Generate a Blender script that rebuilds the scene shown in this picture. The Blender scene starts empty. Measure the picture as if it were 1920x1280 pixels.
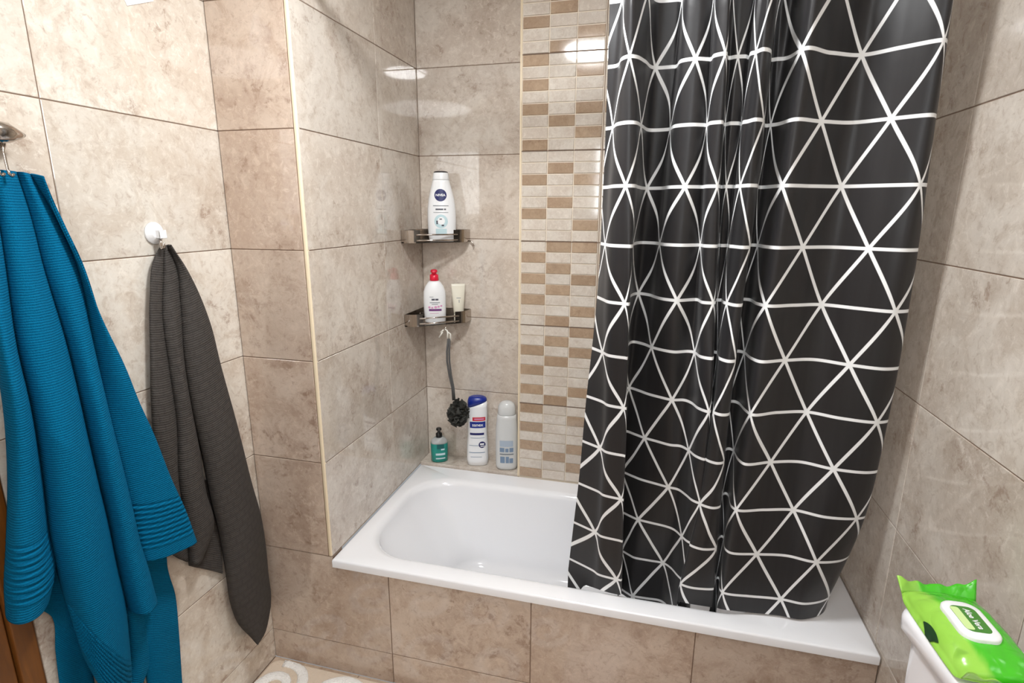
import bpy, bmesh, math, random, json
from mathutils import Vector, Matrix, noise
random.seed(7)
scene = bpy.context.scene
COL = scene.collection
PI = math.pi

# ------------------------------------------------------------------ helpers
def mesh_obj(name, bm, mats, parent=None, smooth=False, loc=None):
    me = bpy.data.meshes.new(name)
    bm.normal_update()
    bm.to_mesh(me); bm.free()
    if not isinstance(mats, (list, tuple)): mats = [mats]
    for m in mats: me.materials.append(m)
    if smooth:
        for p in me.polygons: p.use_smooth = True
    o = bpy.data.objects.new(name, me)
    COL.objects.link(o)
    if parent is not None: o.parent = parent
    if loc is not None: o.location = loc
    return o

def empty(name, loc=(0, 0, 0), rz=0.0):
    o = bpy.data.objects.new(name, None)
    o.empty_display_size = 0.05
    COL.objects.link(o)
    o.location = loc; o.rotation_euler = (0, 0, rz)
    return o

def tag(o, label=None, cat=None, group=None, kind=None):
    if label: o['label'] = label
    if cat: o['category'] = cat
    if group: o['group'] = group
    if kind: o['kind'] = kind
    return o

def sharp(o, angle=40):
    me = o.data
    bm = bmesh.new(); bm.from_mesh(me)
    for e in bm.edges:
        if len(e.link_faces) == 2 and e.calc_face_angle(0) > math.radians(angle): e.smooth = False
    bm.to_mesh(me); bm.free()
    for p in me.polygons: p.use_smooth = True
    return o

def add_box(bm, x0, x1, y0, y1, z0, z1, bev=0.0, seg=2, mi=0):
    g = bmesh.ops.create_cube(bm, size=1.0)
    vs = g['verts']
    for v in vs:
        v.co.x = x0 + (v.co.x + .5) * (x1 - x0)
        v.co.y = y0 + (v.co.y + .5) * (y1 - y0)
        v.co.z = z0 + (v.co.z + .5) * (z1 - z0)
    fs = list({f for v in vs for f in v.link_faces})
    for f in fs: f.material_index = mi
    if bev > 0:
        es = list({e for v in vs for e in v.link_edges})
        r = bmesh.ops.bevel(bm, geom=es, offset=bev, segments=seg, affect='EDGES', profile=.5)
        for f in r['faces']: f.material_index = mi

def tube(bm, pts, r, n=10, close=False, mi=0, caps=True):
    """round bar along pts; r may be a list"""
    pts = [Vector(p) for p in pts]
    m = len(pts)
    rings = []
    up = None
    for i, p in enumerate(pts):
        if close: t = pts[(i + 1) % m] - pts[i - 1]
        else: t = pts[min(i + 1, m - 1)] - pts[max(i - 1, 0)]
        if t.length < 1e-9: t = Vector((0, 0, 1))
        t.normalize()
        if up is None:
            up = Vector((0, 0, 1)) if abs(t.z) < .9 else Vector((1, 0, 0))
        a = up - t * up.dot(t)
        if a.length < 1e-6: a = t.orthogonal()
        a.normalize(); up = a
        b = t.cross(a)
        rr = r[i] if isinstance(r, (list, tuple)) else r
        rings.append([bm.verts.new(p + (a * math.cos(2*PI*k/n) + b * math.sin(2*PI*k/n)) * rr) for k in range(n)])
    k = m if close else m - 1
    for i in range(k):
        A, B = rings[i], rings[(i + 1) % m]
        for j in range(n):
            f = bm.faces.new((A[j], A[(j+1) % n], B[(j+1) % n], B[j])); f.material_index = mi; f.smooth = True
    if caps and not close:
        f = bm.faces.new(rings[0][::-1]); f.material_index = mi
        f = bm.faces.new(rings[-1]); f.material_index = mi

def loft(bm, prof, n=40, mi=0, ex=2.0, cap0=True, cap1=True):
    """prof: list of (z, rx, ry[, exponent[, cx, cy]]) -> closed superellipse rings"""
    rings = []
    for p in prof:
        z, rx, ry = p[:3]
        e = p[3] if len(p) > 3 else ex
        cx = p[4] if len(p) > 4 else 0.0
        cy = p[5] if len(p) > 5 else 0.0
        ring = []
        for k in range(n):
            a = 2*PI*k/n
            c, s = math.cos(a), math.sin(a)
            ring.append(bm.verts.new((cx + rx*math.copysign(abs(c)**(2/e), c), cy + ry*math.copysign(abs(s)**(2/e), s), z)))
        rings.append(ring)
    for A, B in zip(rings, rings[1:]):
        for j in range(n):
            f = bm.faces.new((A[j], A[(j+1) % n], B[(j+1) % n], B[j])); f.material_index = mi; f.smooth = True
    if cap0: f = bm.faces.new(rings[0][::-1]); f.material_index = mi
    if cap1: f = bm.faces.new(rings[-1]); f.material_index = mi
    return rings

def prof_at(prof, z, ex=2.0):
    for a, b in zip(prof, prof[1:]):
        if a[0] <= z <= b[0] and b[0] > a[0]:
            t = (z - a[0]) / (b[0] - a[0])
            ea = a[3] if len(a) > 3 else ex; eb = b[3] if len(b) > 3 else ex
            return a[1]+(b[1]-a[1])*t, a[2]+(b[2]-a[2])*t, ea+(eb-ea)*t
    return prof[-1][1], prof[-1][2], ex

def surf_y(prof, x, z, ex=2.0, off=.0006):
    rx, ry, e = prof_at(prof, z, ex)
    q = min(abs(x)/rx, .985)
    return -ry * (1 - q**e) ** (1/e) - off

def patch(bm, prof, x0, x1, z0, z1, off=.0006, nx=14, nz=8, mi=0, shape=None, ex=2.0):
    """label patch lying on the front (-y) of a loft. shape: None or 'disc'"""
    if shape == 'disc':
        cx, cz, r0, r1 = (x0+x1)/2, (z0+z1)/2, (x1-x0)/2, (z1-z0)/2
        c = bm.verts.new((cx, surf_y(prof, cx, cz, ex, off), cz))
        prev = None; first = None
        for rr in (.35, .7, 1.0):
            ring = []
            for k in range(32):
                a = 2*PI*k/32
                X, Z = cx + r0*rr*math.cos(a), cz + r1*rr*math.sin(a)
                ring.append(bm.verts.new((X, surf_y(prof, X, Z, ex, off), Z)))
            for k in range(32):
                if prev is None: f = bm.faces.new((c, ring[k], ring[(k+1) % 32]))
                else: f = bm.faces.new((prev[k], ring[k], ring[(k+1) % 32], prev[(k+1) % 32]))
                f.material_index = mi
            prev = ring
        return
    g = [[bm.verts.new((x0+(x1-x0)*i/nx, surf_y(prof, x0+(x1-x0)*i/nx, z0+(z1-z0)*j/nz, ex, off), z0+(z1-z0)*j/nz)) for i in range(nx+1)] for j in range(nz+1)]
    for j in range(nz):
        for i in range(nx):
            f = bm.faces.new((g[j][i], g[j][i+1], g[j+1][i+1], g[j+1][i])); f.material_index = mi

def text_bm(s, size, bold=0.0, sx=1.0):
    cu = bpy.data.curves.new('lettering', 'FONT')
    cu.body = s; cu.size = size; cu.align_x = 'CENTER'; cu.align_y = 'CENTER'; cu.offset = bold
    cu.resolution_u = 3
    t = bpy.data.objects.new('lettering', cu); COL.objects.link(t)
    dg = bpy.context.evaluated_depsgraph_get(); dg.update()
    me = bpy.data.meshes.new_from_object(t.evaluated_get(dg))
    bpy.data.objects.remove(t); bpy.data.curves.remove(cu)
    bm = bmesh.new(); bm.from_mesh(me); bpy.data.meshes.remove(me)
    bmesh.ops.subdivide_edges(bm, edges=[e for e in bm.edges if e.calc_length() > size*.3], cuts=2)
    for v in bm.verts: v.co.x *= sx
    return bm

def text_on(name, s, size, prof, x, z, mat, parent, bold=0.0, sx=1.0, off=.0012, ex=2.0):
    bm = text_bm(s, size, bold, sx)
    for v in bm.verts:
        X, Z = v.co.x + x, v.co.y + z
        v.co = Vector((X, surf_y(prof, X, Z, ex, off), Z))
    return mesh_obj(name, bm, mat, parent)

# ------------------------------------------------------------------ materials
def L(c):
    """sRGB 0-255 -> linear"""
    r = []
    for v in c:
        v = v/255
        r.append(v/12.92 if v <= .04045 else ((v+.055)/1.055)**2.4)
    return (*r, 1.0)

class NT:
    def __init__(self, name):
        self.m = bpy.data.materials.new(name); self.m.use_nodes = True
        self.t = self.m.node_tree; self.n = self.t.nodes; self.l = self.t.links
        self.b = self.n['Principled BSDF']
    def node(self, typ, **kw):
        n = self.n.new(typ)
        for k, v in kw.items():
            if k.startswith('i_'):
                key = k[2:]
                n.inputs[int(key) if key.isdigit() else key].default_value = v
            else: setattr(n, k, v)
        return n
    def link(self, a, b): self.l.new(a, b)
    def math(self, op, a, b=None, c=None, clamp=False):
        n = self.n.new('ShaderNodeMath'); n.operation = op; n.use_clamp = clamp
        for i, v in enumerate((a, b, c)):
            if v is None: continue
            if isinstance(v, (int, float)): n.inputs[i].default_value = v
            else: self.l.new(v, n.inputs[i])
        return n.outputs[0]
    def mix(self, fac, a, b):
        n = self.n.new('ShaderNodeMix'); n.data_type = 'RGBA'
        for i, v in ((0, fac), (6, a), (7, b)):
            if isinstance(v, (int, float)): n.inputs[i].default_value = v
            elif isinstance(v, tuple): n.inputs[i].default_value = v
            else: self.l.new(v, n.inputs[i])
        return n.outputs[2]
    def set(self, **kw):
        for k, v in kw.items(): self.b.inputs[k.replace('_', ' ')].default_value = v
        return self
    def bump(self, h, strength=.3, dist=.002):
        n = self.n.new('ShaderNodeBump'); n.inputs['Strength'].default_value = strength; n.inputs['Distance'].default_value = dist
        self.l.new(h, n.inputs['Height']); self.l.new(n.outputs[0], self.b.inputs['Normal'])

def simple(name, col, rough=.4, metal=0.0, **kw):
    t = NT(name)
    t.set(Base_Color=L(col), Roughness=rough, Metallic=metal)
    for k, v in kw.items(): t.b.inputs[k.replace('_', ' ')].default_value = v
    # faint procedural unevenness of the surface
    tc = t.node('ShaderNodeTexCoord'); ns = t.node('ShaderNodeTexNoise', i_Scale=60.0, i_Detail=3.0)
    t.link(tc.outputs['Object'], ns.inputs['Vector'])
    mr = t.node('ShaderNodeMapRange'); mr.inputs['To Min'].default_value = rough*.9; mr.inputs['To Max'].default_value = min(1, rough*1.12)
    t.link(ns.outputs['Fac'], mr.inputs['Value']); t.link(mr.outputs[0], t.b.inputs['Roughness'])
    return t.m

def tile_mat(name, light, mid, dark, rough=.035, spots=.55, scale=1.0, spec=1.0):
    t = NT(name)
    tc = t.node('ShaderNodeTexCoord'); geo = t.node('ShaderNodeNewGeometry')
    rnd = geo.outputs['Random Per Island']
    sc = t.node('ShaderNodeVectorMath', operation='SCALE'); sc.inputs[0].default_value = (37.1, 91.7, 53.3)
    t.link(rnd, sc.inputs['Scale'])
    ad = t.node('ShaderNodeVectorMath', operation='ADD')
    t.link(tc.outputs['Object'], ad.inputs[0]); t.link(sc.outputs[0], ad.inputs[1])
    V = ad.outputs[0]
    def ns(s, d, r=.6, dist=0.0):
        n = t.node('ShaderNodeTexNoise', i_Scale=s*scale, i_Detail=d, i_Roughness=r, i_Distortion=dist)
        t.link(V, n.inputs['Vector']); return n.outputs['Fac']
    def ramp(v, a, b):
        mr = t.node('ShaderNodeMapRange', interpolation_type='SMOOTHSTEP')
        mr.inputs['From Min'].default_value = a; mr.inputs['From Max'].default_value = b
        t.link(v, mr.inputs['Value']); return mr.outputs[0]
    big = ns(2.6, 4, .6, .4); med = ns(9, 9, .74, .7); fine = ns(42, 8, .75, .6); br = ns(26, 9, .75, .35); clu = ns(5.2, 3, .5, .5)
    c = t.mix(t.math('MULTIPLY', ramp(big, .38, .66), .8), light, mid)
    c = t.mix(t.math('MULTIPLY', ramp(med, .44, .62), .75), c, mid)
    # rosy brown clouds with darker flecks gathered inside them
    cloud = ramp(t.math('ADD', t.math('MULTIPLY', clu, .65), t.math('MULTIPLY', med, .35)), .50, .62)
    brown = tuple(.45*m_+.55*d_ for m_, d_ in zip(mid[:3], dark[:3])) + (1,)
    c = t.mix(t.math('MULTIPLY', cloud, spots*.55), c, brown)
    sp = t.math('MULTIPLY', ramp(br, .52, .64), ramp(clu, .50, .60))
    c = t.mix(t.math('MULTIPLY', sp, spots*1.15, clamp=True), c, dark)
    sp2 = t.math('MULTIPLY', ramp(ns(30, 6, .7, 1.0), .62, .72), .5)
    c = t.mix(sp2, c, dark)
    # fine pale grains and short veins
    pale = tuple(min(1, v*1.14) for v in light[:3]) + (1,)
    vn = t.math('ABSOLUTE', t.math('SUBTRACT', ns(16, 7, .65, 1.5), .5))
    c = t.mix(t.math('MULTIPLY', t.math('MULTIPLY', t.math('SUBTRACT', 1.0, ramp(vn, .0, .02)), ramp(ns(6, 3), .48, .6)), .4), c, pale)
    c = t.mix(t.math('MULTIPLY', ramp(fine, .52, .64), .5), c, pale)
    c = t.mix(t.math('MULTIPLY', ramp(fine, .48, .36), .42), c, brown)
    # tile-to-tile tone
    hs = t.node('ShaderNodeHueSaturation')
    mr = t.node('ShaderNodeMapRange'); mr.inputs['To Min'].default_value = .93; mr.inputs['To Max'].default_value = 1.06
    t.link(rnd, mr.inputs['Value']); t.link(mr.outputs[0], hs.inputs['Value']); t.link(c, hs.inputs['Color'])
    t.link(hs.outputs[0], t.b.inputs['Base Color'])
    t.set(Roughness=rough)
    t.b.inputs['Specular IOR Level'].default_value = spec
    t.bump(big, .04, .004)
    return t.m

M = {}
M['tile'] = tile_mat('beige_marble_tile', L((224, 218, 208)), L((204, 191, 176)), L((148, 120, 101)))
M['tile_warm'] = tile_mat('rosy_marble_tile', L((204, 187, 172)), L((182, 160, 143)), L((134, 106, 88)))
M['tile_grey'] = tile_mat('greyish_marble_tile', L((212, 204, 194)), L((192, 179, 166)), L((142, 119, 102)), spots=.5)
M['tile_right'] = tile_mat('greyish_marble_tile_matt', L((210, 202, 192)), L((190, 178, 165)), L((142, 119, 102)), spots=.5, rough=.10, spec=.55)
M['mos_light'] = tile_mat('pale_mosaic', L((218, 210, 199)), L((203, 191, 178)), L((178, 160, 146)), rough=.06, spots=.3, scale=2)
M['mos_brown'] = tile_mat('brown_mosaic', L((180, 156, 131)), L((164, 139, 115)), L((138, 112, 90)), rough=.08, spots=.5, scale=2)
M['grout'] = simple('brown_grout', (128, 106, 90), .8)
M['grout_light'] = simple('cream_grout', (226, 214, 196), .6)
M['trim'] = simple('cream_tile_trim', (238, 222, 192), .3)
M['floor'] = tile_mat('floor_tile', L((190, 170, 150)), L((168, 146, 126)), L((130, 105, 85)), rough=.25)
M['ceiling'] = simple('white_ceiling_paint', (240, 238, 234), .7)
M['enamel'] = simple('white_enamel', (243, 244, 247), .1, Coat_Weight=.4)
M['ceramic'] = simple('white_ceramic', (238, 238, 242), .12, Coat_Weight=.3)
M['chrome'] = simple('polished_chrome', (190, 182, 174), .12, 1.0)
M['white_plastic'] = simple('white_plastic', (240, 241, 243), .28)
M['card'] = simple('white_card', (248, 248, 250), .5)
M['black_plastic'] = simple('black_plastic', (14, 14, 15), .3)
M['black_band'] = simple('dark_cap_top', (40, 38, 40), .35)

# ------------------------------------------------------------------ room constants (metres)
XL, XR, D0, YB, YM = -0.2634, 1.6061, 0.0, 0.8164, 0.7175
XN = 0.4561            # where the niche ends and the thicker mosaic wall begins
RIM = 0.4456
H = 2.42               # ceiling
YF = -2.15             # wall behind the camera
ROWS = [-.2163, .117, .4503, .7837, 1.117, 1.4503, 1.7837, 2.117, 2.4503]

def tiled_wall(name, O, A, N, us, zs, mat, z0, z1, gap=.0024, thick=.004, ext=.06, grout='grout'):
    """tiles of a wall: O origin, A unit along the wall, N unit out of the wall. Tile faces end at the plane."""
    bm = bmesh.new()
    O, A, N = Vector(O), Vector(A), Vector(N); Z = Vector((0, 0, 1))
    def P(u, z, n): return O + A*u + Z*z + N*n
    u0, u1 = us[0], us[-1]
    # body of the wall with the grout face
    b = [bm.verts.new(P(u, z, n)) for n in (-ext, -thick*.55) for u, z in ((u0, z0), (u1, z0), (u1, z1), (u0, z1))]
    for q in ((0, 1, 2, 3), (4, 5, 6, 7), (0, 1, 5, 4), (1, 2, 6, 5), (2, 3, 7, 6), (3, 0, 4, 7)):
        f = bm.faces.new([b[i] for i in q]); f.material_index = 1
    zz = [z0] + [z for z in zs if z0+.004 < z < z1-.004] + [z1]
    for ua, ub in zip(us, us[1:]):
        for za, zb in zip(zz, zz[1:]):
            g = gap/2
            a0 = ua + g; a1 = ub - g
            c0 = za + g; c1 = zb - (g if zb < z1 else 0)
            ch = .0012
            lo = [bm.verts.new(P(u, z, -thick*.8)) for u, z in ((a0, c0), (a1, c0), (a1, c1), (a0, c1))]
            md = [bm.verts.new(P(u, z, -ch)) for u, z in ((a0, c0), (a1, c0), (a1, c1), (a0, c1))]
            hi = [bm.verts.new(P(u, z, 0)) for u, z in ((a0+ch, c0+ch), (a1-ch, c0+ch), (a1-ch, c1-ch), (a0+ch, c1-ch))]
            for X, Y in ((lo, md), (md, hi)):
                for k in range(4): bm.faces.new((X[k], X[(k+1) % 4], Y[(k+1) % 4], Y[k]))
            bm.faces.new(hi)
    bmesh.ops.recalc_face_normals(bm, faces=bm.faces[:])
    o = mesh_obj(name, bm, [mat, M[grout]])
    return tag(o, kind='structure')

DOOR0, DOOR1, DOORH = -1.50, -.690, 2.06
# left wall (with the towels): from the pier to the door, then above the door
tiled_wall('wall_left', (XL, 0, 0), (0, -1, 0), (1, 0, 0), [-.02, .4805, .690], ROWS, M['tile'], 0, H)
tiled_wall('wall_left_over_door', (XL, 0, 0), (0, -1, 0), (1, 0, 0), [.690, .961, 1.4415, 1.50], ROWS, M['tile'], DOORH, H)
tiled_wall('wall_left_front', (XL, 0, 0), (0, -1, 0), (1, 0, 0), [1.50, 1.922, -YF], ROWS, M['tile'], 0, H)
# pier face and the wall under the bath rim (one plane)
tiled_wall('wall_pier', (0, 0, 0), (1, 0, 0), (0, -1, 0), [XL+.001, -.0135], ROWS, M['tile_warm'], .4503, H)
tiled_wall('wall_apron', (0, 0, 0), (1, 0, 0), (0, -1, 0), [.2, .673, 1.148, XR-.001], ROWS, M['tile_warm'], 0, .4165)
bm = bmesh.new()
add_box(bm, XL+.001, .1999, .0025, .06, 0, .4160, mi=1)
add_box(bm, XL+.001, -.0005, .0025, .06, .4160, .4500, mi=1)
def slab(pts):
    a = [bm.verts.new((x, 0, z)) for x, z in pts]; b = [bm.verts.new((x, .0035, z)) for x, z in pts]
    bm.faces.new(a)
    for k in range(len(pts)): bm.faces.new((a[k], a[(k+1) % len(pts)], b[(k+1) % len(pts)], b[k]))
slab([(XL+.002, .001), (.1988, .001), (.1988, .1158), (XL+.002, .1158)])
slab([(XL+.002, .1182), (.1988, .1182), (.1988, .4165), (-.0005, .4165), (-.0005, .4490), (XL+.002, .4490)])
bmesh.ops.recalc_face_normals(bm, faces=bm.faces[:])
tag(mesh_obj('wall_pier_base', bm, [M['tile_warm'], M['grout']]), kind='structure')
# side wall of the bath alcove
tiled_wall('wall_alcove', (0, 0, 0), (0, 1, 0), (1, 0, 0), [.0015, .4735, YB+.02], ROWS, M['tile_grey'], RIM+.0005, H)
tiled_wall('wall_back', (0, YB, 0), (1, 0, 0), (0, -1, 0), [.0005, XN+.05], ROWS, M['tile_grey'], .4, H)
tiled_wall('wall_right', (XR, 0, 0), (0, 1, 0), (-1, 0, 0), [YF, -1.377, -.904, -.43, .0435, .517, YB], ROWS, M['tile_right'], 0, H)
tiled_wall('wall_front', (0, YF, 0), (1, 0, 0), (0, 1, 0), [XL, .2, .673, 1.148, XR], ROWS, M['tile'], 0, H)

# frosted window in the wall behind the camera
t = NT('lit_frosted_glass'); t.set(Base_Color=L((235, 240, 245)), Roughness=.5)
t.b.inputs['Emission Color'].default_value = (.93, .97, 1, 1); t.b.inputs['Emission Strength'].default_value = 6.0
bm = bmesh.new(); add_box(bm, .44, 1.10, YF+.004, YF+.008, 1.54, 2.10)
o = tag(mesh_obj('window_1', bm, t.m), kind='structure')
for x0, x1, z0, z1 in ((.40, 1.14, 1.50, 1.54), (.40, 1.14, 2.10, 2.14), (.40, .44, 1.54, 2.10), (1.10, 1.14, 1.54, 2.10)):
    bm = bmesh.new(); add_box(bm, x0, x1, YF+.001, YF+.022, z0, z1, bev=.003)
    mesh_obj('window_frame', bm, M['white_plastic'], o)

# mosaic wall, a hand's breadth in front of the niche
PAT = {  # rows of small tiles, top to bottom, starting under the joint at 2.450
 7: ['LLL', 'BLL', 'LLB', 'LBL', 'LBL', 'BLL', 'LLB', 'LBL'],
 6: ['BLL', 'LLB', 'BLL', 'LLL', 'BLB', 'LBL', 'LLB', 'BLL'],
 5: ['LLL', 'LBL', 'BLB', 'LLL', 'LBL', 'BLL', 'LLB', 'LLL'],
 4: ['LBB', 'BLL', 'LBL', 'BLB', 'LBL', 'BLL', 'LLB', 'LBL'],
 3: ['LLB', 'LBL', 'BLB', 'LBL', 'BLL', 'LLL', 'BLB', 'LBL'],
 2: ['BLL', 'LLB', 'BLL', 'LLL', 'BLB', 'LBL', 'LLB', 'BLL'],
}
bm = bmesh.new()
add_box(bm, XN+.002, XR, YM+.0035, YM+.12, .40, H, mi=2)
def chip(x0, x1, z0, z1, y, mi, ch=.0016):
    a = [bm.verts.new(p) for p in ((x0, y+.0034, z0), (x1, y+.0034, z0), (x1, y+.0034, z1), (x0, y+.0034, z1))]
    b = [bm.verts.new(p) for p in ((x0+ch, y, z0+ch), (x1-ch, y, z0+ch), (x1-ch, y, z1-ch), (x0+ch, y, z1-ch))]
    for k in range(4):
        f = bm.faces.new((a[k], a[(k+1) % 4], b[(k+1) % 4], b[k])); f.material_index = mi
    f = bm.faces.new(b); f.material_index = mi
for panel in range(2):
    px = .461 + panel*.3045
    for k, rows in PAT.items():
        zt = ROWS[k+1]
        for r in range(8):
            for c in range(3):
                x0 = px + c*.0995 + .0013; x1 = px + (c+1)*.0995 - .0013
                z1 = zt - r*.04166 - .0013; z0 = zt - (r+1)*.04166 + .0013
                if z0 < RIM: z0 = RIM + .001
                if z1 > H: z1 = H
                if z1 - z0 < .006: continue
                s = rows[r][c] if panel == 0 else rows[(r*3+1) % 8][(c+1) % 3]
                chip(x0, x1, z0, z1, YM, 1 if s == 'B' else 0)
# dark joints between the mosaic sheets
for panel in (1, 2):
    add_box(bm, .4605+panel*.3045-.0035, .4605+panel*.3045-.0012, YM+.0006, YM+.006, RIM+.001, H, mi=3)
for z in ROWS[3:8]:
    add_box(bm, .461, 1.07, YM+.0004, YM+.006, z-.0011, z+.0011, mi=3)
for za, zb in zip([RIM+.001]+ROWS[3:8], ROWS[3:8]+[H]):
    add_box(bm, 1.072, XR-.002, YM, YM+.02, za+.001, zb-.001, bev=.001, seg=1, mi=0)
o = mesh_obj('wall_mosaic', bm, [M['mos_light'], M['mos_brown'], M['grout_light'], M['grout']])
tag(o, kind='structure')

# ledge at the foot of the niche
bm = bmesh.new()
add_box(bm, .001, XN, YM+.003, YB-.0005, .40, .4585, bev=.0015)
tag(mesh_obj('trim_3', bm, M['tile_grey']), 'beige tiled ledge behind the tub in the niche', kind='structure')
# cream edge trims
bm = bmesh.new()
add_box(bm, -.0135, -.0004, -.0015, .012, .4503, H, bev=.005, seg=4)
tag(sharp(mesh_obj('trim_1', bm, M['trim'])), kind='structure')
bm = bmesh.new()
add_box(bm, XN-.003, XN+.0035, YM-.001, YM+.012, RIM+.001, H, bev=.002, seg=3)
tag(sharp(mesh_obj('trim_2', bm, M['trim'])), kind='structure')

# floor and ceiling
bm = bmesh.new()
add_box(bm, XL-.3, XR+.1, YF-.1, .0, -.06, -.0022, mi=1)
nx, ny = 6, 7
for i in range(nx):
    for j in range(ny):
        x0 = XL + i*.333; x1 = min(x0+.333, XR); y1 = -j*.333; y0 = max(y1-.333, YF)
        if x1-x0 < .01 or y1-y0 < .01: continue
        add_box(bm, x0+.001, x1-.001, y0+.001, y1-.001, -.005, 0, bev=.0008, seg=1)
tag(mesh_obj('floor', bm, [M['floor'], M['grout']]), kind='structure')
bm = bmesh.new(); add_box(bm, XL-.1, XR+.1, YF-.1, YB+.1, H+.0005, H+.06)
tag(mesh_obj('ceiling', bm, M['ceiling']), kind='structure')

# wooden door in the left wall, seen below and beside the blue towel
tw = NT('brown_wood'); tc = tw.node('ShaderNodeTexCoord'); mp = tw.node('ShaderNodeMapping'); mp.inputs['Scale'].default_value = (14, 14, 1.6)
tw.link(tc.outputs['Object'], mp.inputs[0])
nz = tw.node('ShaderNodeTexNoise', i_Scale=3.0, i_Detail=8.0, i_Distortion=1.2); tw.link(mp.outputs[0], nz.inputs['Vector'])
tw.link(tw.mix(nz.outputs['Fac'], L((78, 44, 14)), L((142, 88, 36))), tw.b.inputs['Base Color']); tw.set(Roughness=.35)
M['wood'] = tw.m
bm = bmesh.new()
add_box(bm, XL-.045, XL-.006, DOOR0+.045, DOOR1-.045, .004, DOORH-.045, bev=.002)
for z0, z1 in ((.16, .92), (1.08, 1.9)):
    add_box(bm, XL-.010, XL+.001, DOOR0+.15, DOOR1-.15, z0, z1, bev=.006)
dr = tag(mesh_obj('door_1', bm, M['wood']), kind='structure')
bm = bmesh.new()
add_box(bm, XL-.06, XL+.004, DOOR0+.002, DOOR0+.043, .001, DOORH-.002, bev=.003)
add_box(bm, XL-.06, XL+.004, DOOR1-.043, DOOR1-.002, .001, DOORH-.002, bev=.003)
add_box(bm, XL-.06, XL+.004, DOOR0+.043, DOOR1-.043, DOORH-.043, DOORH-.002, bev=.003)
mesh_obj('door_frame', bm, M['wood'], dr)
bm = bmesh.new()
hx = XL+.004
add_box(bm, XL-.006, hx, DOOR0+.075, DOOR0+.115, .93, 1.13, bev=.002)
tube(bm, [(hx, DOOR0+.095, 1.05), (hx+.04, DOOR0+.095, 1.05), (hx+.045, DOOR0+.12, 1.05), (hx+.045, DOOR0+.2, 1.05)], .009)
mesh_obj('door_handle', bm, M['chrome'], dr)

# ------------------------------------------------------------------ bathtub
def rrect(x0, x1, y0, y1, r, z, nc=12, ns=10):
    r = min(r, (x1-x0)/2-1e-4, (y1-y0)/2-1e-4)
    pts = []
    for cx, cy, a0, (sx, sy) in ((x1-r, y1-r, 0, 0), (x0+r, y1-r, PI/2, 0), (x0+r, y0+r, PI, 0), (x1-r, y0+r, 3*PI/2, 0)) if False else \
        [(x1-r, y1-r, 0, (0, 0)), (x0+r, y1-r, PI/2, (0, 0)), (x0+r, y0+r, PI, (0, 0)), (x1-r, y0+r, 1.5*PI, (0, 0))]:
        for k in range(nc+1):
            a = a0 + PI/2*k/nc
            pts.append((cx+r*math.cos(a), cy+r*math.sin(a)))
    out = []
    m = nc+1
    for q in range(4):
        seg = pts[q*m:(q+1)*m]; nxt = pts[((q+1) % 4)*m]
        out += seg
        a = seg[-1]
        for k in range(1, ns): out.append((a[0]+(nxt[0]-a[0])*k/ns, a[1]+(nxt[1]-a[1])*k/ns))
    return [(p[0], p[1], z) for p in out]
bm = bmesh.new()
tx0, tx1, ty0, ty1 = .0015, XR-.0025, -.0085, YM-.0005
loops = [rrect(tx0+.006, tx1-.006, ty0+.006, ty1-.002, .003, RIM-.028),
         rrect(tx0, tx1, ty0, ty1, .004, RIM-.0275),
         rrect(tx0, tx1, ty0, ty1, .004, RIM-.006),
         rrect(tx0+.002, tx1-.002, ty0+.002, ty1-.001, .004, RIM-.0015),
         rrect(tx0+.006, tx1-.006, ty0+.006, ty1-.002, .004, RIM)]
bx0, bx1, by0, by1 = .052, 1.38, .058, .622     # opening at rim level
loops.append(rrect(bx0-.012, bx1+.012, by0-.012, by1+.012, .175, RIM-.0005))
for k in range(1, 8):                             # rolled lip
    a = PI/2*k/7
    s = .028*math.sin(a) - .012; d = .028*(1-math.cos(a))
    loops.append(rrect(bx0+s, bx1-s, by0+s, by1-s, .165, RIM-.0005-d))
lip = .016
depth = .36
for k in range(1, 9):                             # sloping sides
    t = k/8
    sl = .17*t**1.15                              # gentle back rest on the left
    loops.append(rrect(bx0+lip+sl, bx1-lip-.07*t, by0+lip+.05*t, by1-lip-.05*t, .15-.02*t, RIM-.028-(depth-.09)*t))
zb = RIM-.028-(depth-.09)
for k in range(1, 8):
    a = PI/2*k/7
    s = .075*(1-math.cos(a)); d = .06*math.sin(a)
    loops.append(rrect(bx0+lip+.17+s*1.3, bx1-lip-.07-s, by0+lip+.05+s, by1-lip-.05-s, .13-.03*k/7, zb-d))
loops.append(rrect(bx0+lip+.42, bx1-lip-.25, by0+lip+.2, by1-lip-.2, .05, zb-.063))
rings = [[bm.verts.new(p) for p in lp] for lp in loops]
n = len(rings[0])
for A, B in zip(rings, rings[1:]):
    for j in range(n): bm.faces.new((A[j], A[(j+1) % n], B[(j+1) % n], B[j]))
bm.faces.new(rings[-1])
bmesh.ops.recalc_face_normals(bm, faces=bm.faces[:])
tub = mesh_obj('bathtub', bm, M['enamel'], smooth=True)
if tub.data.polygons[n*5].normal.z < 0: tub.data.flip_normals()
sharp(tub, 50)
tag(tub, 'white enamel bathtub with a rolled rim behind the tiled front', 'bathtub')
bm = bmesh.new(); loft(bm, [(0, .034, .034), (.003, .033, .033), (.0045, .028, .028)], 32)
o = mesh_obj('drain_cover', bm, M['chrome'], tub, loc=(1.02, .34, zb-.0628)); 

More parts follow.
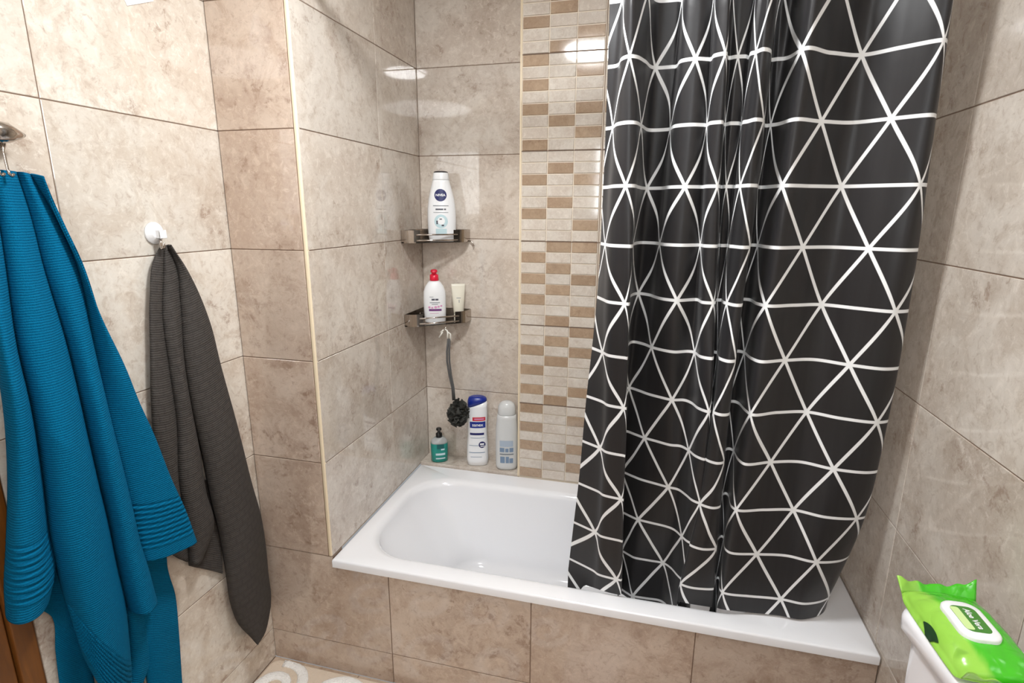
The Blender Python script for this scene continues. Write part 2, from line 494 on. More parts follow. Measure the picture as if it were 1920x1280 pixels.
# ------------------------------------------------------------------ shower curtain
TAB = json.loads(r'''{"U":[-0.8,-0.5,-0.25,0,0.2,0.55,1,1.25,1.5,1.75,2,2.25,2.5,2.75,3,3.4,4,4.25,4.5,4.75,5,5.25,5.5,5.75,6,6.5,6.85,7,7.5,8,8.5,9,9.25,9.6],"R":[0,2,4,6,8,10],"CX":[[0.8331,0.8582,0.8699,0.8901,0.905,0.9227,0.9452,0.9819,0.9932,1.0021,1.0333,1.0594,1.0675,1.0723,1.0938,1.1035,1.1244,1.1414,1.1485,1.1482,1.1578,1.1695,1.1878,1.1997,1.2004,1.2116,1.2374,1.247,1.315,1.3861,1.4476,1.5063,1.5191,1.5333],[0.8346,0.8487,0.865,0.895,0.9131,0.9219,0.941,0.9736,0.9847,0.997,1.0325,1.0633,1.0744,1.0804,1.1036,1.1159,1.1258,1.1393,1.1461,1.1458,1.1528,1.1669,1.1881,1.1988,1.2032,1.2175,1.2305,1.242,1.3123,1.3827,1.4484,1.5144,1.5344,1.5452],[0.831,0.85,0.869,0.9065,0.9181,0.9132,0.9339,0.9626,0.9784,0.9984,1.0328,1.0676,1.0838,1.0934,1.1188,1.1292,1.1341,1.14,1.1431,1.144,1.1504,1.1671,1.1855,1.1904,1.1932,1.2163,1.2245,1.2378,1.305,1.3745,1.4434,1.5126,1.544,1.5512],[0.812,0.8565,0.8761,0.9165,0.9247,0.9157,0.9232,0.9519,0.9767,1.0074,1.041,1.0722,1.0917,1.1065,1.1301,1.1398,1.141,1.144,1.1456,1.1424,1.1406,1.1584,1.1792,1.181,1.1896,1.2139,1.2235,1.2314,1.3008,1.3734,1.4456,1.523,1.5511,1.5526],[0.7953,0.8551,0.8764,0.9213,0.9287,0.9195,0.9159,0.9454,0.9742,1.0129,1.0505,1.0778,1.0979,1.1129,1.1327,1.1441,1.1369,1.1366,1.1363,1.1342,1.1325,1.163,1.1863,1.1885,1.1986,1.2142,1.2155,1.2246,1.297,1.3735,1.4475,1.5242,1.5492,1.5423],[0.7714,0.8455,0.8688,0.9188,0.9342,0.9224,0.9273,0.9488,0.97,1.0123,1.054,1.0772,1.0952,1.1082,1.1244,1.1414,1.1267,1.1208,1.1155,1.1093,1.1029,1.138,1.1928,1.1915,1.2046,1.215,1.212,1.2181,1.2894,1.3731,1.4385,1.5067,1.5256,1.5079]],"CY":[[0.045,0.03,-0.0218,-0.044,-0.035,0.01,0.076,0.0746,0.07,0.0267,0.013,0.0228,0.024,-0.0036,-0.017,0.02,0.017,0.0204,0.03,0.0004,-0.01,-0.03,-0.01,0.05,0.06,0.06,0.04,-0.009,0.03,0.066,0.02,-0.017,0.0,0.04],[0.045,0.02,-0.0255,-0.045,-0.04,0.03,0.11,0.1035,0.085,0.0443,0.03,0.0426,0.05,0.0177,0.01,0.05,0.03,0.0356,0.05,0.0212,0.01,-0.02,0.0,0.06,0.08,0.08,0.04,0.005,0.04,0.07,0.03,0.0,0.02,0.06],[0.045,0.005,-0.0293,-0.044,-0.045,0.06,0.143,0.1239,0.09,0.0606,0.044,0.0662,0.07,0.03,0.026,0.07,0.08,0.08,0.08,0.047,0.03,0.005,0.015,0.07,0.1,0.1,0.04,0.018,0.045,0.073,0.035,0.012,0.03,0.07],[0.05,0.015,-0.0102,-0.021,-0.02,0.07,0.156,0.1367,0.115,0.0975,0.082,0.0882,0.068,0.0285,0.008,0.06,0.09,0.086,0.08,0.038,0.01,-0.005,0.01,0.06,0.1,0.1,0.045,0.02,0.05,0.073,0.045,0.037,0.055,0.09],[0.075,0.04,0.0197,0.011,0.01,0.09,0.178,0.1615,0.145,0.1325,0.12,0.1123,0.085,0.0599,0.049,0.09,0.11,0.1055,0.1,0.0698,0.045,0.03,0.045,0.08,0.11,0.11,0.05,0.036,0.055,0.075,0.055,0.069,0.085,0.12],[0.108,0.07,0.0532,0.046,0.048,0.11,0.19,0.1775,0.165,0.1625,0.16,0.1412,0.11,0.0931,0.085,0.12,0.13,0.1252,0.12,0.095,0.072,0.062,0.072,0.09,0.12,0.12,0.075,0.065,0.066,0.075,0.075,0.12,0.16,0.2]],"blue":[[[[-0.2574,-0.6361,1.6357],[-0.2565,-0.6532,1.4582],[-0.2557,-0.6578,1.3048],[-0.2548,-0.6659,1.1656],[-0.254,-0.6807,1.0582],[-0.2531,-0.7126,0.905],[-0.2523,-0.7307,0.8264],[-0.2514,-0.7392,0.7686]],[[-0.2574,-0.6018,1.6361],[-0.2571,-0.6047,1.5255],[-0.2569,-0.6071,1.4787],[-0.2567,-0.6185,1.3008],[-0.2564,-0.6162,1.1738],[-0.2562,-0.623,1.0057],[-0.2559,-0.6304,0.9005],[-0.2556,-0.6345,0.8056],[-0.2554,-0.6544,0.7589]],0.075,1],[[[-0.2574,-0.6018,1.6361],[-0.2572,-0.6047,1.5255],[-0.257,-0.6071,1.4787],[-0.2568,-0.6184,1.3008],[-0.2566,-0.616,1.1737],[-0.2564,-0.6229,1.0056],[-0.2562,-0.631,0.8841],[-0.256,-0.6313,0.8033],[-0.2558,-0.6285,0.7368],[-0.2556,-0.623,0.6632],[-0.2554,-0.6177,0.5845]],[[-0.2574,-0.5561,1.6353],[-0.2569,-0.5467,1.5555],[-0.2564,-0.5412,1.4533],[-0.2559,-0.5238,1.2788],[-0.2554,-0.5185,1.14],[-0.2549,-0.5172,1.0601],[-0.2544,-0.5129,0.9506],[-0.2539,-0.5081,0.8527],[-0.2534,-0.5059,0.7348],[-0.2529,-0.502,0.6287],[-0.2524,-0.5101,0.5253],[-0.2519,-0.5224,0.4216],[-0.2514,-0.5429,0.3227]],0.1,1],[[[-0.2574,-0.5561,1.6353],[-0.2568,-0.5468,1.5555],[-0.2562,-0.5413,1.4533],[-0.2556,-0.5241,1.2789],[-0.255,-0.5188,1.1401],[-0.2544,-0.5176,1.0603],[-0.2538,-0.5134,0.9509],[-0.2532,-0.5086,0.8531],[-0.2526,-0.5065,0.7354],[-0.252,-0.5026,0.6294],[-0.2514,-0.501,0.6084]],[[-0.2514,-0.5364,1.6324],[-0.2476,-0.5067,1.5554],[-0.2438,-0.482,1.4483],[-0.24,-0.4805,1.293],[-0.2362,-0.4749,1.1266],[-0.2324,-0.4727,1.0442],[-0.2286,-0.468,0.9315],[-0.2248,-0.4666,0.8604],[-0.221,-0.4646,0.7724],[-0.2172,-0.459,0.702],[-0.2134,-0.4529,0.6024]],0.07,0],[[[-0.2534,-0.535,1.6325],[-0.2484,-0.5061,1.5554],[-0.2434,-0.4823,1.4484],[-0.2384,-0.4817,1.2934],[-0.2334,-0.4771,1.1277],[-0.2284,-0.4758,1.0459],[-0.2234,-0.4721,0.9343],[-0.2184,-0.4716,0.8642],[-0.2134,-0.4706,0.7775],[-0.2084,-0.4665,0.7147]],[[-0.2134,-0.5376,1.6268],[-0.2099,-0.5331,1.5818],[-0.2064,-0.5213,1.5269],[-0.2029,-0.5034,1.4569],[-0.1994,-0.4832,1.3403],[-0.1959,-0.4475,1.2079],[-0.1924,-0.4291,1.1148],[-0.1889,-0.4113,1.0404],[-0.1854,-0.3813,0.8938],[-0.1819,-0.3604,0.8075],[-0.1784,-0.3401,0.6932]],0.016,1],[[[-0.2534,-0.4922,0.7404],[-0.2534,-0.4824,0.6888],[-0.2534,-0.4826,0.6278],[-0.2534,-0.4814,0.4845],[-0.2534,-0.4809,0.3005]],[[-0.2554,-0.3697,0.6522],[-0.2554,-0.3721,0.6276],[-0.2554,-0.3711,0.6023],[-0.2554,-0.3626,0.5374],[-0.2554,-0.3691,0.4221],[-0.2554,-0.378,0.3237],[-0.2554,-0.388,0.206]],0.02,0],[[[-0.2564,-0.7149,0.8757],[-0.2564,-0.7136,0.7878],[-0.2564,-0.657,0.6907],[-0.2564,-0.6651,0.6148],[-0.2564,-0.674,0.4951]],[[-0.2564,-0.6026,0.7997],[-0.2564,-0.601,0.6737],[-0.2564,-0.6025,0.5591],[-0.2564,-0.6041,0.4244]],0.008,0],[[[-0.2534,-0.5015,0.6872],[-0.2534,-0.5037,0.5823],[-0.2534,-0.5128,0.4958],[-0.2534,-0.5319,0.3849]],[[-0.2514,-0.4542,0.654],[-0.2504,-0.4611,0.5648],[-0.2494,-0.4623,0.4607],[-0.2484,-0.4768,0.3994],[-0.2474,-0.5082,0.3597]],0.022,0]],"grey":[[[[-0.2434,-0.264,1.4706],[-0.2445,-0.2805,1.4504],[-0.2457,-0.3124,1.3469],[-0.2468,-0.3315,1.2277],[-0.248,-0.3503,1.0923],[-0.2491,-0.362,0.9509],[-0.2503,-0.3696,0.8025],[-0.2514,-0.3727,0.6776]],[[-0.2514,-0.2465,1.4721],[-0.2514,-0.255,1.4211],[-0.2514,-0.2783,1.3013],[-0.2514,-0.2822,1.1694],[-0.2514,-0.2845,1.0014],[-0.2514,-0.3032,0.8458],[-0.2514,-0.3046,0.7168],[-0.2514,-0.3088,0.6002]],0.024,0],[[[-0.2514,-0.2465,1.4721],[-0.2514,-0.255,1.4211],[-0.2514,-0.2783,1.3013],[-0.2514,-0.2822,1.1694],[-0.2514,-0.2845,1.0014],[-0.2514,-0.3032,0.8458],[-0.2514,-0.3046,0.7168],[-0.2514,-0.3088,0.6002]],[[-0.2534,-0.2342,1.4754],[-0.2529,-0.218,1.4357],[-0.2524,-0.219,1.3182],[-0.2519,-0.2312,1.1826],[-0.2514,-0.2314,1.0407],[-0.2509,-0.2248,0.922],[-0.2504,-0.2203,0.7705],[-0.2499,-0.2111,0.6528],[-0.2494,-0.2662,0.591]],0.04,0],[[[-0.2534,-0.2342,1.4754],[-0.2529,-0.218,1.4357],[-0.2523,-0.2191,1.3182],[-0.2518,-0.2313,1.1827],[-0.2512,-0.2315,1.0407],[-0.2507,-0.2155,0.8853],[-0.2501,-0.2066,0.7444],[-0.2496,-0.1918,0.6035],[-0.249,-0.1882,0.4629],[-0.2485,-0.1865,0.3761],[-0.2479,-0.1637,0.2716],[-0.2474,-0.1262,0.1996]],[[-0.2434,-0.2343,1.4742],[-0.2442,-0.2035,1.4306],[-0.2451,-0.1757,1.3777],[-0.2459,-0.131,1.2475],[-0.2467,-0.113,1.1241],[-0.2476,-0.0781,0.9219],[-0.2484,-0.0666,0.8551],[-0.2492,-0.0435,0.7157],[-0.2501,-0.0187,0.5869],[-0.2509,-0.014,0.3778],[-0.2517,-0.0241,0.2269],[-0.2526,-0.054,0.1843],[-0.2534,-0.1109,0.1852]],0.062,0],[[[-0.2544,-0.307,0.8473],[-0.2544,-0.3068,0.6845],[-0.2544,-0.3067,0.5828]],[[-0.2544,-0.1869,0.787],[-0.2544,-0.1854,0.6096],[-0.2544,-0.1949,0.4798]],0.003,0]]}''')

def herm(xs, ys, x):
    n = len(xs)
    if x <= xs[0]: return ys[0] + (x-xs[0])*(ys[1]-ys[0])/(xs[1]-xs[0])
    if x >= xs[-1]: return ys[-1] + (x-xs[-1])*(ys[-1]-ys[-2])/(xs[-1]-xs[-2])
    i = 0
    while xs[i+1] < x: i += 1
    def sl(k):
        if k == 0: return (ys[1]-ys[0])/(xs[1]-xs[0])
        if k == n-1: return (ys[-1]-ys[-2])/(xs[-1]-xs[-2])
        h0, h1 = xs[k]-xs[k-1], xs[k+1]-xs[k]
        d0, d1 = (ys[k]-ys[k-1])/h0, (ys[k+1]-ys[k])/h1
        return (d0*h1+d1*h0)/(h0+h1)
    h = xs[i+1]-xs[i]; t = (x-xs[i])/h
    a, b = sl(i)*h, sl(i+1)*h
    return ys[i]*(1+2*t)*(1-t)**2 + a*t*(1-t)**2 + ys[i+1]*t*t*(3-2*t) + b*t*t*(t-1)

t = NT('black_curtain_with_white_lattice')
uv = t.node('ShaderNodeUVMap'); sp = t.node('ShaderNodeSeparateXYZ'); t.link(uv.outputs[0], sp.inputs[0])
u, w = sp.outputs[0], sp.outputs[1]
def to_line(v, size):          # distance (m) to the nearest integer of v
    return t.math('MULTIPLY', t.math('ABSOLUTE', t.math('SUBTRACT', t.math('FRACT', t.math('ADD', v, 20.5)), .5)), size)
hw = t.math('MULTIPLY', w, .5)
dist = t.math('MINIMUM', to_line(w, .1395), t.math('MINIMUM', to_line(t.math('SUBTRACT', u, hw), .1386), to_line(t.math('ADD', u, hw), .1386)))
mr = t.node('ShaderNodeMapRange'); mr.inputs['From Min'].default_value = .0034; mr.inputs['From Max'].default_value = .0045
mr.inputs['To Min'].default_value = 1; mr.inputs['To Max'].default_value = 0
t.link(dist, mr.inputs['Value'])
wv = t.node('ShaderNodeTexNoise', i_Scale=1.0, i_Detail=2.0)
cb = t.node('ShaderNodeCombineXYZ'); t.link(t.math('MULTIPLY', u, 9.0), cb.inputs[0]); t.link(t.math('MULTIPLY', w, .25), cb.inputs[1])
t.link(cb.outputs[0], wv.inputs['Vector'])
t.link(t.mix(mr.outputs[0], t.mix(wv.outputs['Fac'], L((25, 24, 25)), L((42, 41, 43))), L((244, 246, 247))), t.b.inputs['Base Color'])
t.set(Roughness=.42); t.b.inputs['Specular IOR Level'].default_value = .4
t.b.inputs['Sheen Weight'].default_value = .08
cl = t.node('ShaderNodeTexNoise', i_Scale=900.0, i_Detail=1.0); tcn = t.node('ShaderNodeTexCoord'); t.link(tcn.outputs['Object'], cl.inputs['Vector'])
wr = t.node('ShaderNodeTexNoise', i_Scale=7.0, i_Detail=3.0, i_Distortion=.6); t.link(tcn.outputs['Object'], wr.inputs['Vector'])
t.bump(t.math('ADD', t.math('MULTIPLY', cl.outputs['Fac'], .03), wr.outputs['Fac']), .25, .006)
M['curtain'] = t.m

Z0, DZ = 1.902, .1395
UU, RR = TAB['U'], TAB['R']
def curtain_xy(uu, r):
    cx = [herm(UU, row, uu) for row in TAB['CX']]; cy = [herm(UU, row, uu) for row in TAB['CY']]
    return (herm(RR, cx, max(-1.0, min(r, 10.3))) , herm(RR, cy, max(-1.0, min(r, 10.3))))
NU, NR = 330, 96
bm = bmesh.new(); uvl = bm.loops.layers.uv.new('UVMap')
RT = -2.1
cols = []
for i in range(NU+1):
    uu = UU[0] + (UU[-1]-UU[0])*i/NU
    cx = [herm(UU, row, uu) for row in TAB['CX']]; cy = [herm(UU, row, uu) for row in TAB['CY']]
    xb, yb = herm(RR, cx, 10.2), herm(RR, cy, 10.2)
    inside = max(0, min(1, (1.25-xb)/.04))
    drop = .10*max(0, min(1, (yb-.058)/.026)) + .62*max(0, min(1, (yb-.084)/.022))
    rh = 10.388 + drop*inside
    col = []
    for j in range(NR+1):
        r = RT + (rh-RT)*j/NR
        rc = max(-.8, min(r, 10.3))
        x, y = herm(RR, cx, rc), herm(RR, cy, rc)
        if r < -.8:                      # gathers close up evenly towards the rod
            q = (-.8-r)/1.3
            y = y*(1-.6*q) + .02*.6*q
        # soft irregularity
        p = Vector((x*9, r*.55, y*6))
        y += .004*noise.noise(p) ; x += .002*noise.noise(p+Vector((7, 3, 1)))
        col.append((bm.verts.new((x, y, Z0-DZ*r)), (uu, r)))
    cols.append(col)
for i in range(NU):
    for j in range(NR):
        q = (cols[i][j], cols[i][j+1], cols[i+1][j+1], cols[i+1][j])
        f = bm.faces.new([a[0] for a in q]); f.smooth = True
        for lp, a in zip(f.loops, q): lp[uvl].uv = a[1]
cur = mesh_obj('shower_curtain', bm, M['curtain'], smooth=True)
tag(cur, 'black shower curtain with white triangle line pattern hanging over the tub', 'shower curtain')
bm = bmesh.new()
tube(bm, [(.0015, .02, 2.215), (XR-.0015, .02, 2.215)], .0125, 20)
o = mesh_obj('curtain_rod', bm, M['chrome'])
tag(o, 'straight metal rod that carries the black patterned shower curtain', 'curtain rod')
for x0, x1 in ((.0012, .012), (XR-.012, XR-.0012)):
    bm = bmesh.new(); tube(bm, [(x0, .02, 2.215), (x1, .02, 2.215)], .026, 24)
    mesh_obj('wall_flange', bm, M['white_plastic'], o)

# ------------------------------------------------------------------ towels
def cloth_strips(bm, uvl, strips, nseg=20, nlen=90, band=(.035, .155, .0135), seed=0):
    for k, (A, B, bulge, banded) in enumerate(strips):
        def curve(P):
            P = [Vector(p) for p in P]; d = [0.0]
            for a, b in zip(P, P[1:]): d.append(d[-1] + (b-a).length)
            tt = [x/d[-1] for x in d]
            return P, tt, d[-1]
        PA, ta, la = curve(A); PB, tb, lb = curve(B)
        rows = []
        for j in range(nlen+1):
            t = j/nlen
            a = Vector([herm(ta, [p[c] for p in PA], t) for c in range(3)])
            b = Vector([herm(tb, [p[c] for p in PB], t) for c in range(3)])
            row = []
            for i in range(nseg+1):
                s = .5-.5*math.cos(PI*i/nseg)
                p = a.lerp(b, s)
                grow = min(1, .30 + 1.5*t)
                # rounded pleat standing out from the wall
                nrm = Vector((.85, -.5, 0))
                p = p + nrm * (bulge*grow*(max(0, math.sin(PI*s)))**.42)
                ln = la*(1-s)+lb*s
                dh = (1-t)*ln
                p += nrm*.006*noise.noise(Vector((p.y*10+k*5+seed, p.z*3.5, s*2)))
                if banded and band[0] < dh < band[1]:
                    p += nrm*(.0032*math.sin((dh-band[0])*2*PI/band[2]))
                row.append((bm.verts.new(p), (s*(b-a).length + k, t*ln)))
            rows.append(row)
        for j in range(nlen):
            for i in range(nseg):
                q = (rows[j][i], rows[j+1][i], rows[j+1][i+1], rows[j][i+1])
                f = bm.faces.new([v[0] for v in q]); f.smooth = True
                for lp, v in zip(f.loops, q): lp[uvl].uv = v[1]

def terry(name, c0, c1, period=.0052, check=0.0):
    t = NT(name)
    uv = t.node('ShaderNodeUVMap'); sp = t.node('ShaderNodeSeparateXYZ'); t.link(uv.outputs[0], sp.inputs[0])
    tc = t.node('ShaderNodeTexCoord')
    n1 = t.node('ShaderNodeTexNoise', i_Scale=420.0, i_Detail=3.0); t.link(tc.outputs['Object'], n1.inputs['Vector'])
    n2 = t.node('ShaderNodeTexNoise', i_Scale=30.0, i_Detail=3.0); t.link(tc.outputs['Object'], n2.inputs['Vector'])
    ph = t.math('ADD', t.math('MULTIPLY', sp.outputs[1], 2*PI/period), t.math('MULTIPLY', n2.outputs['Fac'], 5.0))
    rib = t.math('MULTIPLY_ADD', t.math('SINE', ph), .5, .5)
    h = t.math('ADD', t.math('MULTIPLY', rib, .6), t.math('MULTIPLY', n1.outputs['Fac'], .9))
    fac = t.math('MULTIPLY', h, .7, clamp=True)
    if check:
        br = t.node('ShaderNodeTexBrick', i_Scale=1.0); br.offset = 0.5
        br.inputs['Brick Width'].default_value = .034; br.inputs['Row Height'].default_value = .024
        br.inputs['Mortar Size'].default_value = .007; br.inputs['Mortar Smooth'].default_value = 1.0
        br.inputs['Color1'].default_value = (1, 1, 1, 1); br.inputs['Color2'].default_value = (.75, .75, .75, 1); br.inputs['Mortar'].default_value = (.2, .2, .2, 1)
        t.link(uv.outputs[0], br.inputs['Vector'])
        rgb = t.node('ShaderNodeRGBToBW'); t.link(br.outputs['Color'], rgb.inputs[0])
        h = t.math('ADD', h, t.math('MULTIPLY', rgb.outputs[0], check*2))
        fac = t.math('ADD', t.math('MULTIPLY', fac, 1-check), t.math('MULTIPLY', rgb.outputs[0], check), clamp=True)
    t.link(t.mix(fac, L(c0), L(c1)), t.b.inputs['Base Color'])
    t.set(Roughness=.95); t.b.inputs['Specular IOR Level'].default_value = .1
    t.b.inputs['Sheen Weight'].default_value = .25; t.b.inputs['Sheen Roughness'].default_value = .5
    t.b.inputs['Sheen Tint'].default_value = L(c1)
    t.bump(h, .6, .0022)
    return t.m
M['blue'] = terry('blue_terry', (0, 60, 94), (4, 118, 162))
M['grey'] = terry('charcoal_terry', (52, 49, 47), (84, 80, 77), .006, check=.24)

def towel(name, strips, mat, **kw):
    bm = bmesh.new(); uvl = bm.loops.layers.uv.new('UVMap')
    cloth_strips(bm, uvl, strips, **kw)
    o = mesh_obj(name, bm, mat, smooth=True)
    md = o.modifiers.new('thickness', 'SOLIDIFY'); md.thickness = .005; md.offset = -.6
    return o
o = towel('bath_towel', TAB['blue'], M['blue'], nlen=330)
tag(o, 'long blue terry towel with ribbed end bands hanging on the left wall', 'towel')
o = towel('hand_towel', TAB['grey'], M['grey'], seed=9)
tag(o, 'dark grey towel bunched on the round white wall hook', 'towel')

# white hook with a round base
hy, hz = -.2585, 1.5062
root = empty('wall_hook', (XL+.0004, hy, hz))
tag(root, 'white round hook on the left wall holding the dark grey towel', 'hook')
bm = bmesh.new(); loft(bm, [(0, .0275, .0275), (.004, .0275, .0275), (.0055, .0262, .0262), (.008, .0225, .0225), (.0145, .017, .017), (.0165, .014, .014)], 40)
bmesh.ops.rotate(bm, verts=bm.verts, matrix=Matrix.Rotation(PI/2, 3, 'Y'))
mesh_obj('suction_cup', bm, M['white_plastic'], root)
bm = bmesh.new()
for s in (-1, 1): add_box(bm, .012, .030, s*.008-.002, s*.008+.002, -.012, .008, bev=.001)
add_box(bm, .026, .031, -.010, .010, -.013, .004, bev=.0015)
mesh_obj('lever', bm, M['white_plastic'], root)
bm = bmesh.new()
tube(bm, [(.020, 0, -.010), (.022, -.004, -.022), (.028, -.010, -.034), (.036, -.014, -.038), (.043, -.016, -.032), (.045, -.016, -.022)], [.0034]*5+[.0026], 10)
mesh_obj('hook_arm', bm, M['chrome'], root)

# chrome holder above the blue towel
root = empty('towel_holder', (XL, -.592, 1.694))
tag(root, 'chrome holder on the left wall carrying the blue towel', 'towel holder')
bm = bmesh.new(); loft(bm, [(.0006, .024, .026), (.010, .024, .026), (.014, .020, .022)], 36, ex=3)
bmesh.ops.rotate(bm, verts=bm.verts, matrix=Matrix.Rotation(PI/2, 3, 'Y'))
mesh_obj('wall_plate', bm, M['chrome'], root)
bm = bmesh.new()
tube(bm, [(.012, -.01, .004), (.030, -.006, .006), (.045, .000, .008)], [.012, .014, .016], 16)
tube(bm, [(.030, -.05, .004), (.034, -.030, .008), (.038, -.008, .010), (.040, .012, .009), (.041, .030, .008), (.041, .040, .0085)], [.012, .018, .021, .018, .009, .003], 18)
mesh_obj('bracket', bm, M['chrome'], root)
for dy in (-.020, -.004):
    bm = bmesh.new()
    tube(bm, [(.040, dy, -.006), (.041, dy+.001, -.03), (.042, dy+.001, -.056), (.044, dy+.001, -.066), (.050, dy+.001, -.070), (.055, dy+.001, -.066)], .0026, 10)
    mesh_obj('wire', bm, M['chrome'], root)

# white card high on the left wall
bm = bmesh.new(); add_box(bm, XL+.0004, XL+.0022, -.243, -.157, 2.028, 2.13, bev=.0006, seg=1)
bmesh.ops.rotate(bm, verts=bm.verts, cent=(XL, -.243, 2.028), matrix=Matrix.Rotation(.42, 3, 'X'))
tag(mesh_obj('wall_card', bm, M['card']), 'small blank white card stuck high on the left wall', 'card')

# ------------------------------------------------------------------ corner shelves
PLAN = [(.0015, -.203), (.040, -.203), (.215, -.058), (.219, -.0015)]
def plan_pts(inset=0.0):
    """front outline of the shelf with rounded corners"""
    P = [Vector((x, y, 0)) for x, y in PLAN]
    out = [P[0]]
    for i in (1, 2):
        a, b, c = P[i-1], P[i], P[i+1]
        d0 = (a-b).normalized()*.022; d1 = (c-b).normalized()*.022
        for k in range(7):
            t = k/6
            out.append((b+d0)*(1-t)**2 + b*2*t*(1-t) + (b+d1)*t*t)
    out.append(P[3])
    if inset:
        C = Vector((.05, -.05, 0))
        out = [p + (C-p).normalized()*inset for p in out]
    return out
def band(bm, pts, z0, z1, th=.0016):
    n = len(pts)
    inn = []
    for i, p in enumerate(pts):
        t = (pts[min(i+1, n-1)] - pts[max(i-1, 0)]).normalized()
        inn.append(p + Vector((-t.y, t.x, 0))*th)
    V = [[bm.verts.new((q.x, q.y, z)) for q in P] for P, z in ((pts, z0), (pts, z1), (inn, z1), (inn, z0))]
    for i in range(n-1):
        for a in range(4):
            A, B = V[a], V[(a+1) % 4]
            bm.faces.new((A[i], A[i+1], B[i+1], B[i]))
    bm.faces.new([v[0] for v in V]); bm.faces.new([v[-1] for v in V][::-1])
    bmesh.ops.recalc_face_normals(bm, faces=bm.faces[:])
def corner_shelf(z, label):
    root = empty('corner_shelf', (0, YB, z))
    tag(root, label, 'shelf', 'chrome corner shelves')
    # tray: rim bar and parallel bars with open slots
    bm = bmesh.new()
    pts = plan_pts()
    band(bm, [p + Vector((0, 0, 0)) for p in pts], .0, .004, .012)
    add_box(bm, .0015, .0125, -.203, -.002, .0, .004); add_box(bm, .0015, .2185, -.0125, -.0015, .0, .004)
    dirv = Vector((.175, .145, 0)).normalized(); nv = Vector((dirv.y, -dirv.x, 0))
    for k in range(9):
        o = .016 + k*.0148
        c = Vector((.0, .0, 0)) + nv*o
        # bar clipped to the two walls (x>=0, y<=0)
        t0 = -c.x/dirv.x; t1 = -c.y/dirv.y
        a, b = c+dirv*(t0), c+dirv*(t1)
        if a.y < -.2: a = a + dirv*((-.2-a.y)/dirv.y)
        if b.x > .217: b = b - dirv*((b.x-.217)/dirv.x)
        if (b-a).length < .02: continue
        q = nv*.0060
        vs = [bm.verts.new((p.x, p.y, zz)) for zz in (.0006, .0034) for p in (a-q, b-q, b+q, a+q)]
        for f in ((0, 3, 2, 1), (4, 5, 6, 7), (0, 1, 5, 4), (1, 2, 6, 5), (2, 3, 7, 6), (3, 0, 4, 7)): bm.faces.new([vs[i] for i in f])
    bmesh.ops.recalc_face_normals(bm, faces=bm.faces[:])
    mesh_obj('tray', bm, M['chrome'], root)
    # raised sides at both ends of the front
    for pp in (pts[:7] + [pts[7].lerp(pts[8], .10)], [pts[7].lerp(pts[8], .86)] + pts[8:]):
        bm = bmesh.new(); band(bm, pp, .004, .050)
        mesh_obj('side_panel', bm, M['chrome'], root)
    # back plates against the walls
    bm = bmesh.new()
    add_box(bm, .0012, .0030, -.203, -.002, .004, .050, bev=.0006, seg=1)
    add_box(bm, .0012, .2185, -.0030, -.0012, .004, .050, bev=.0006, seg=1)
    mesh_obj('back_plate', bm, M['chrome'], root)
    # front rails
    for z0 in (.010, .032):
        bm = bmesh.new(); a, b = pts[7].lerp(pts[8], .02), pts[7].lerp(pts[8], .95)
        tube(bm, [(a.x, a.y, z0), (b.x, b.y, z0)], .0032, 10)
        mesh_obj('front_rail', bm, M['chrome'], root)
    for p in ((.0035, -.05, .027), (.05, -.0035, .027)):
        bm = bmesh.new()
        d = Vector((1, 0, 0)) if p[0] < .01 else Vector((0, -1, 0))
        tube(bm, [Vector(p), Vector(p)+d*.003], [.0055, .004], 14)
        mesh_obj('screw', bm, M['chrome'], root)
    return root
s1 = corner_shelf(1.4395, 'upper chrome corner shelf, with the tall white bottle on it')
bm = bmesh.new(); tube(bm, [(.2200, -.014, .004), (.229, -.014, .0), (.236, -.014, -.008), (.238, -.014, -.018)], [.003, .003, .003, .0045], 12)
mesh_obj('side_hook', bm, M['chrome'], s1)
s2 = corner_shelf(1.104, 'lower chrome corner shelf, with the red-topped bottle and cream tube')
bm = bmesh.new(); tube(bm, [(.150, -.122, .001), (.150, -.128, -.012), (.150, -.136, -.022), (.150, -.144, -.018), (.150, -.146, -.010)], .0024, 10)
mesh_obj('hook', bm, M['chrome'], s2)

# ------------------------------------------------------------------ bottles
M['white_gloss'] = simple('white_bottle', (240, 242, 244), .22)
M['navy'] = simple('navy_print', (16, 24, 92), .3)
M['blue_cap'] = simple('blue_cap', (18, 44, 140), .28)
M['red'] = simple('red_cap', (222, 28, 62), .3)
M['red_print'] = simple('red_print', (206, 44, 60), .35)
M['grey_print'] = simple('grey_print', (128, 134, 140), .4)
M['dark_print'] = simple('dark_print', (70, 72, 84), .4)
M['aqua_print'] = simple('aqua_print', (190, 216, 222), .35)
M['purple_print'] = simple('purple_print', (112, 62, 122), .4)
M['pink_print'] = simple('pink_print', (214, 150, 190), .4)
M['cream'] = simple('cream_tube', (226, 222, 206), .35)
M['slate_print'] = simple('slate_print', (120, 142, 168), .4)
t = NT('clear_plastic'); t.set(Base_Color=L((236, 242, 245)), Roughness=.12, IOR=1.3); t.b.inputs['Transmission Weight'].default_value = .75; M['clear'] = t.m
t = NT('teal_gel'); t.set(Base_Color=L((52, 158, 146)), Roughness=.1, IOR=1.33); t.b.inputs['Transmission Weight'].default_value = .2; M['teal'] = t.m
t = NT('grey_shampoo'); t.set(Base_Color=L((222, 224, 224)), Roughness=.2, IOR=1.4); t.b.inputs['Transmission Weight'].default_value = .12
t.b.inputs['Subsurface Weight'].default_value = .0; M['frost'] = t.m

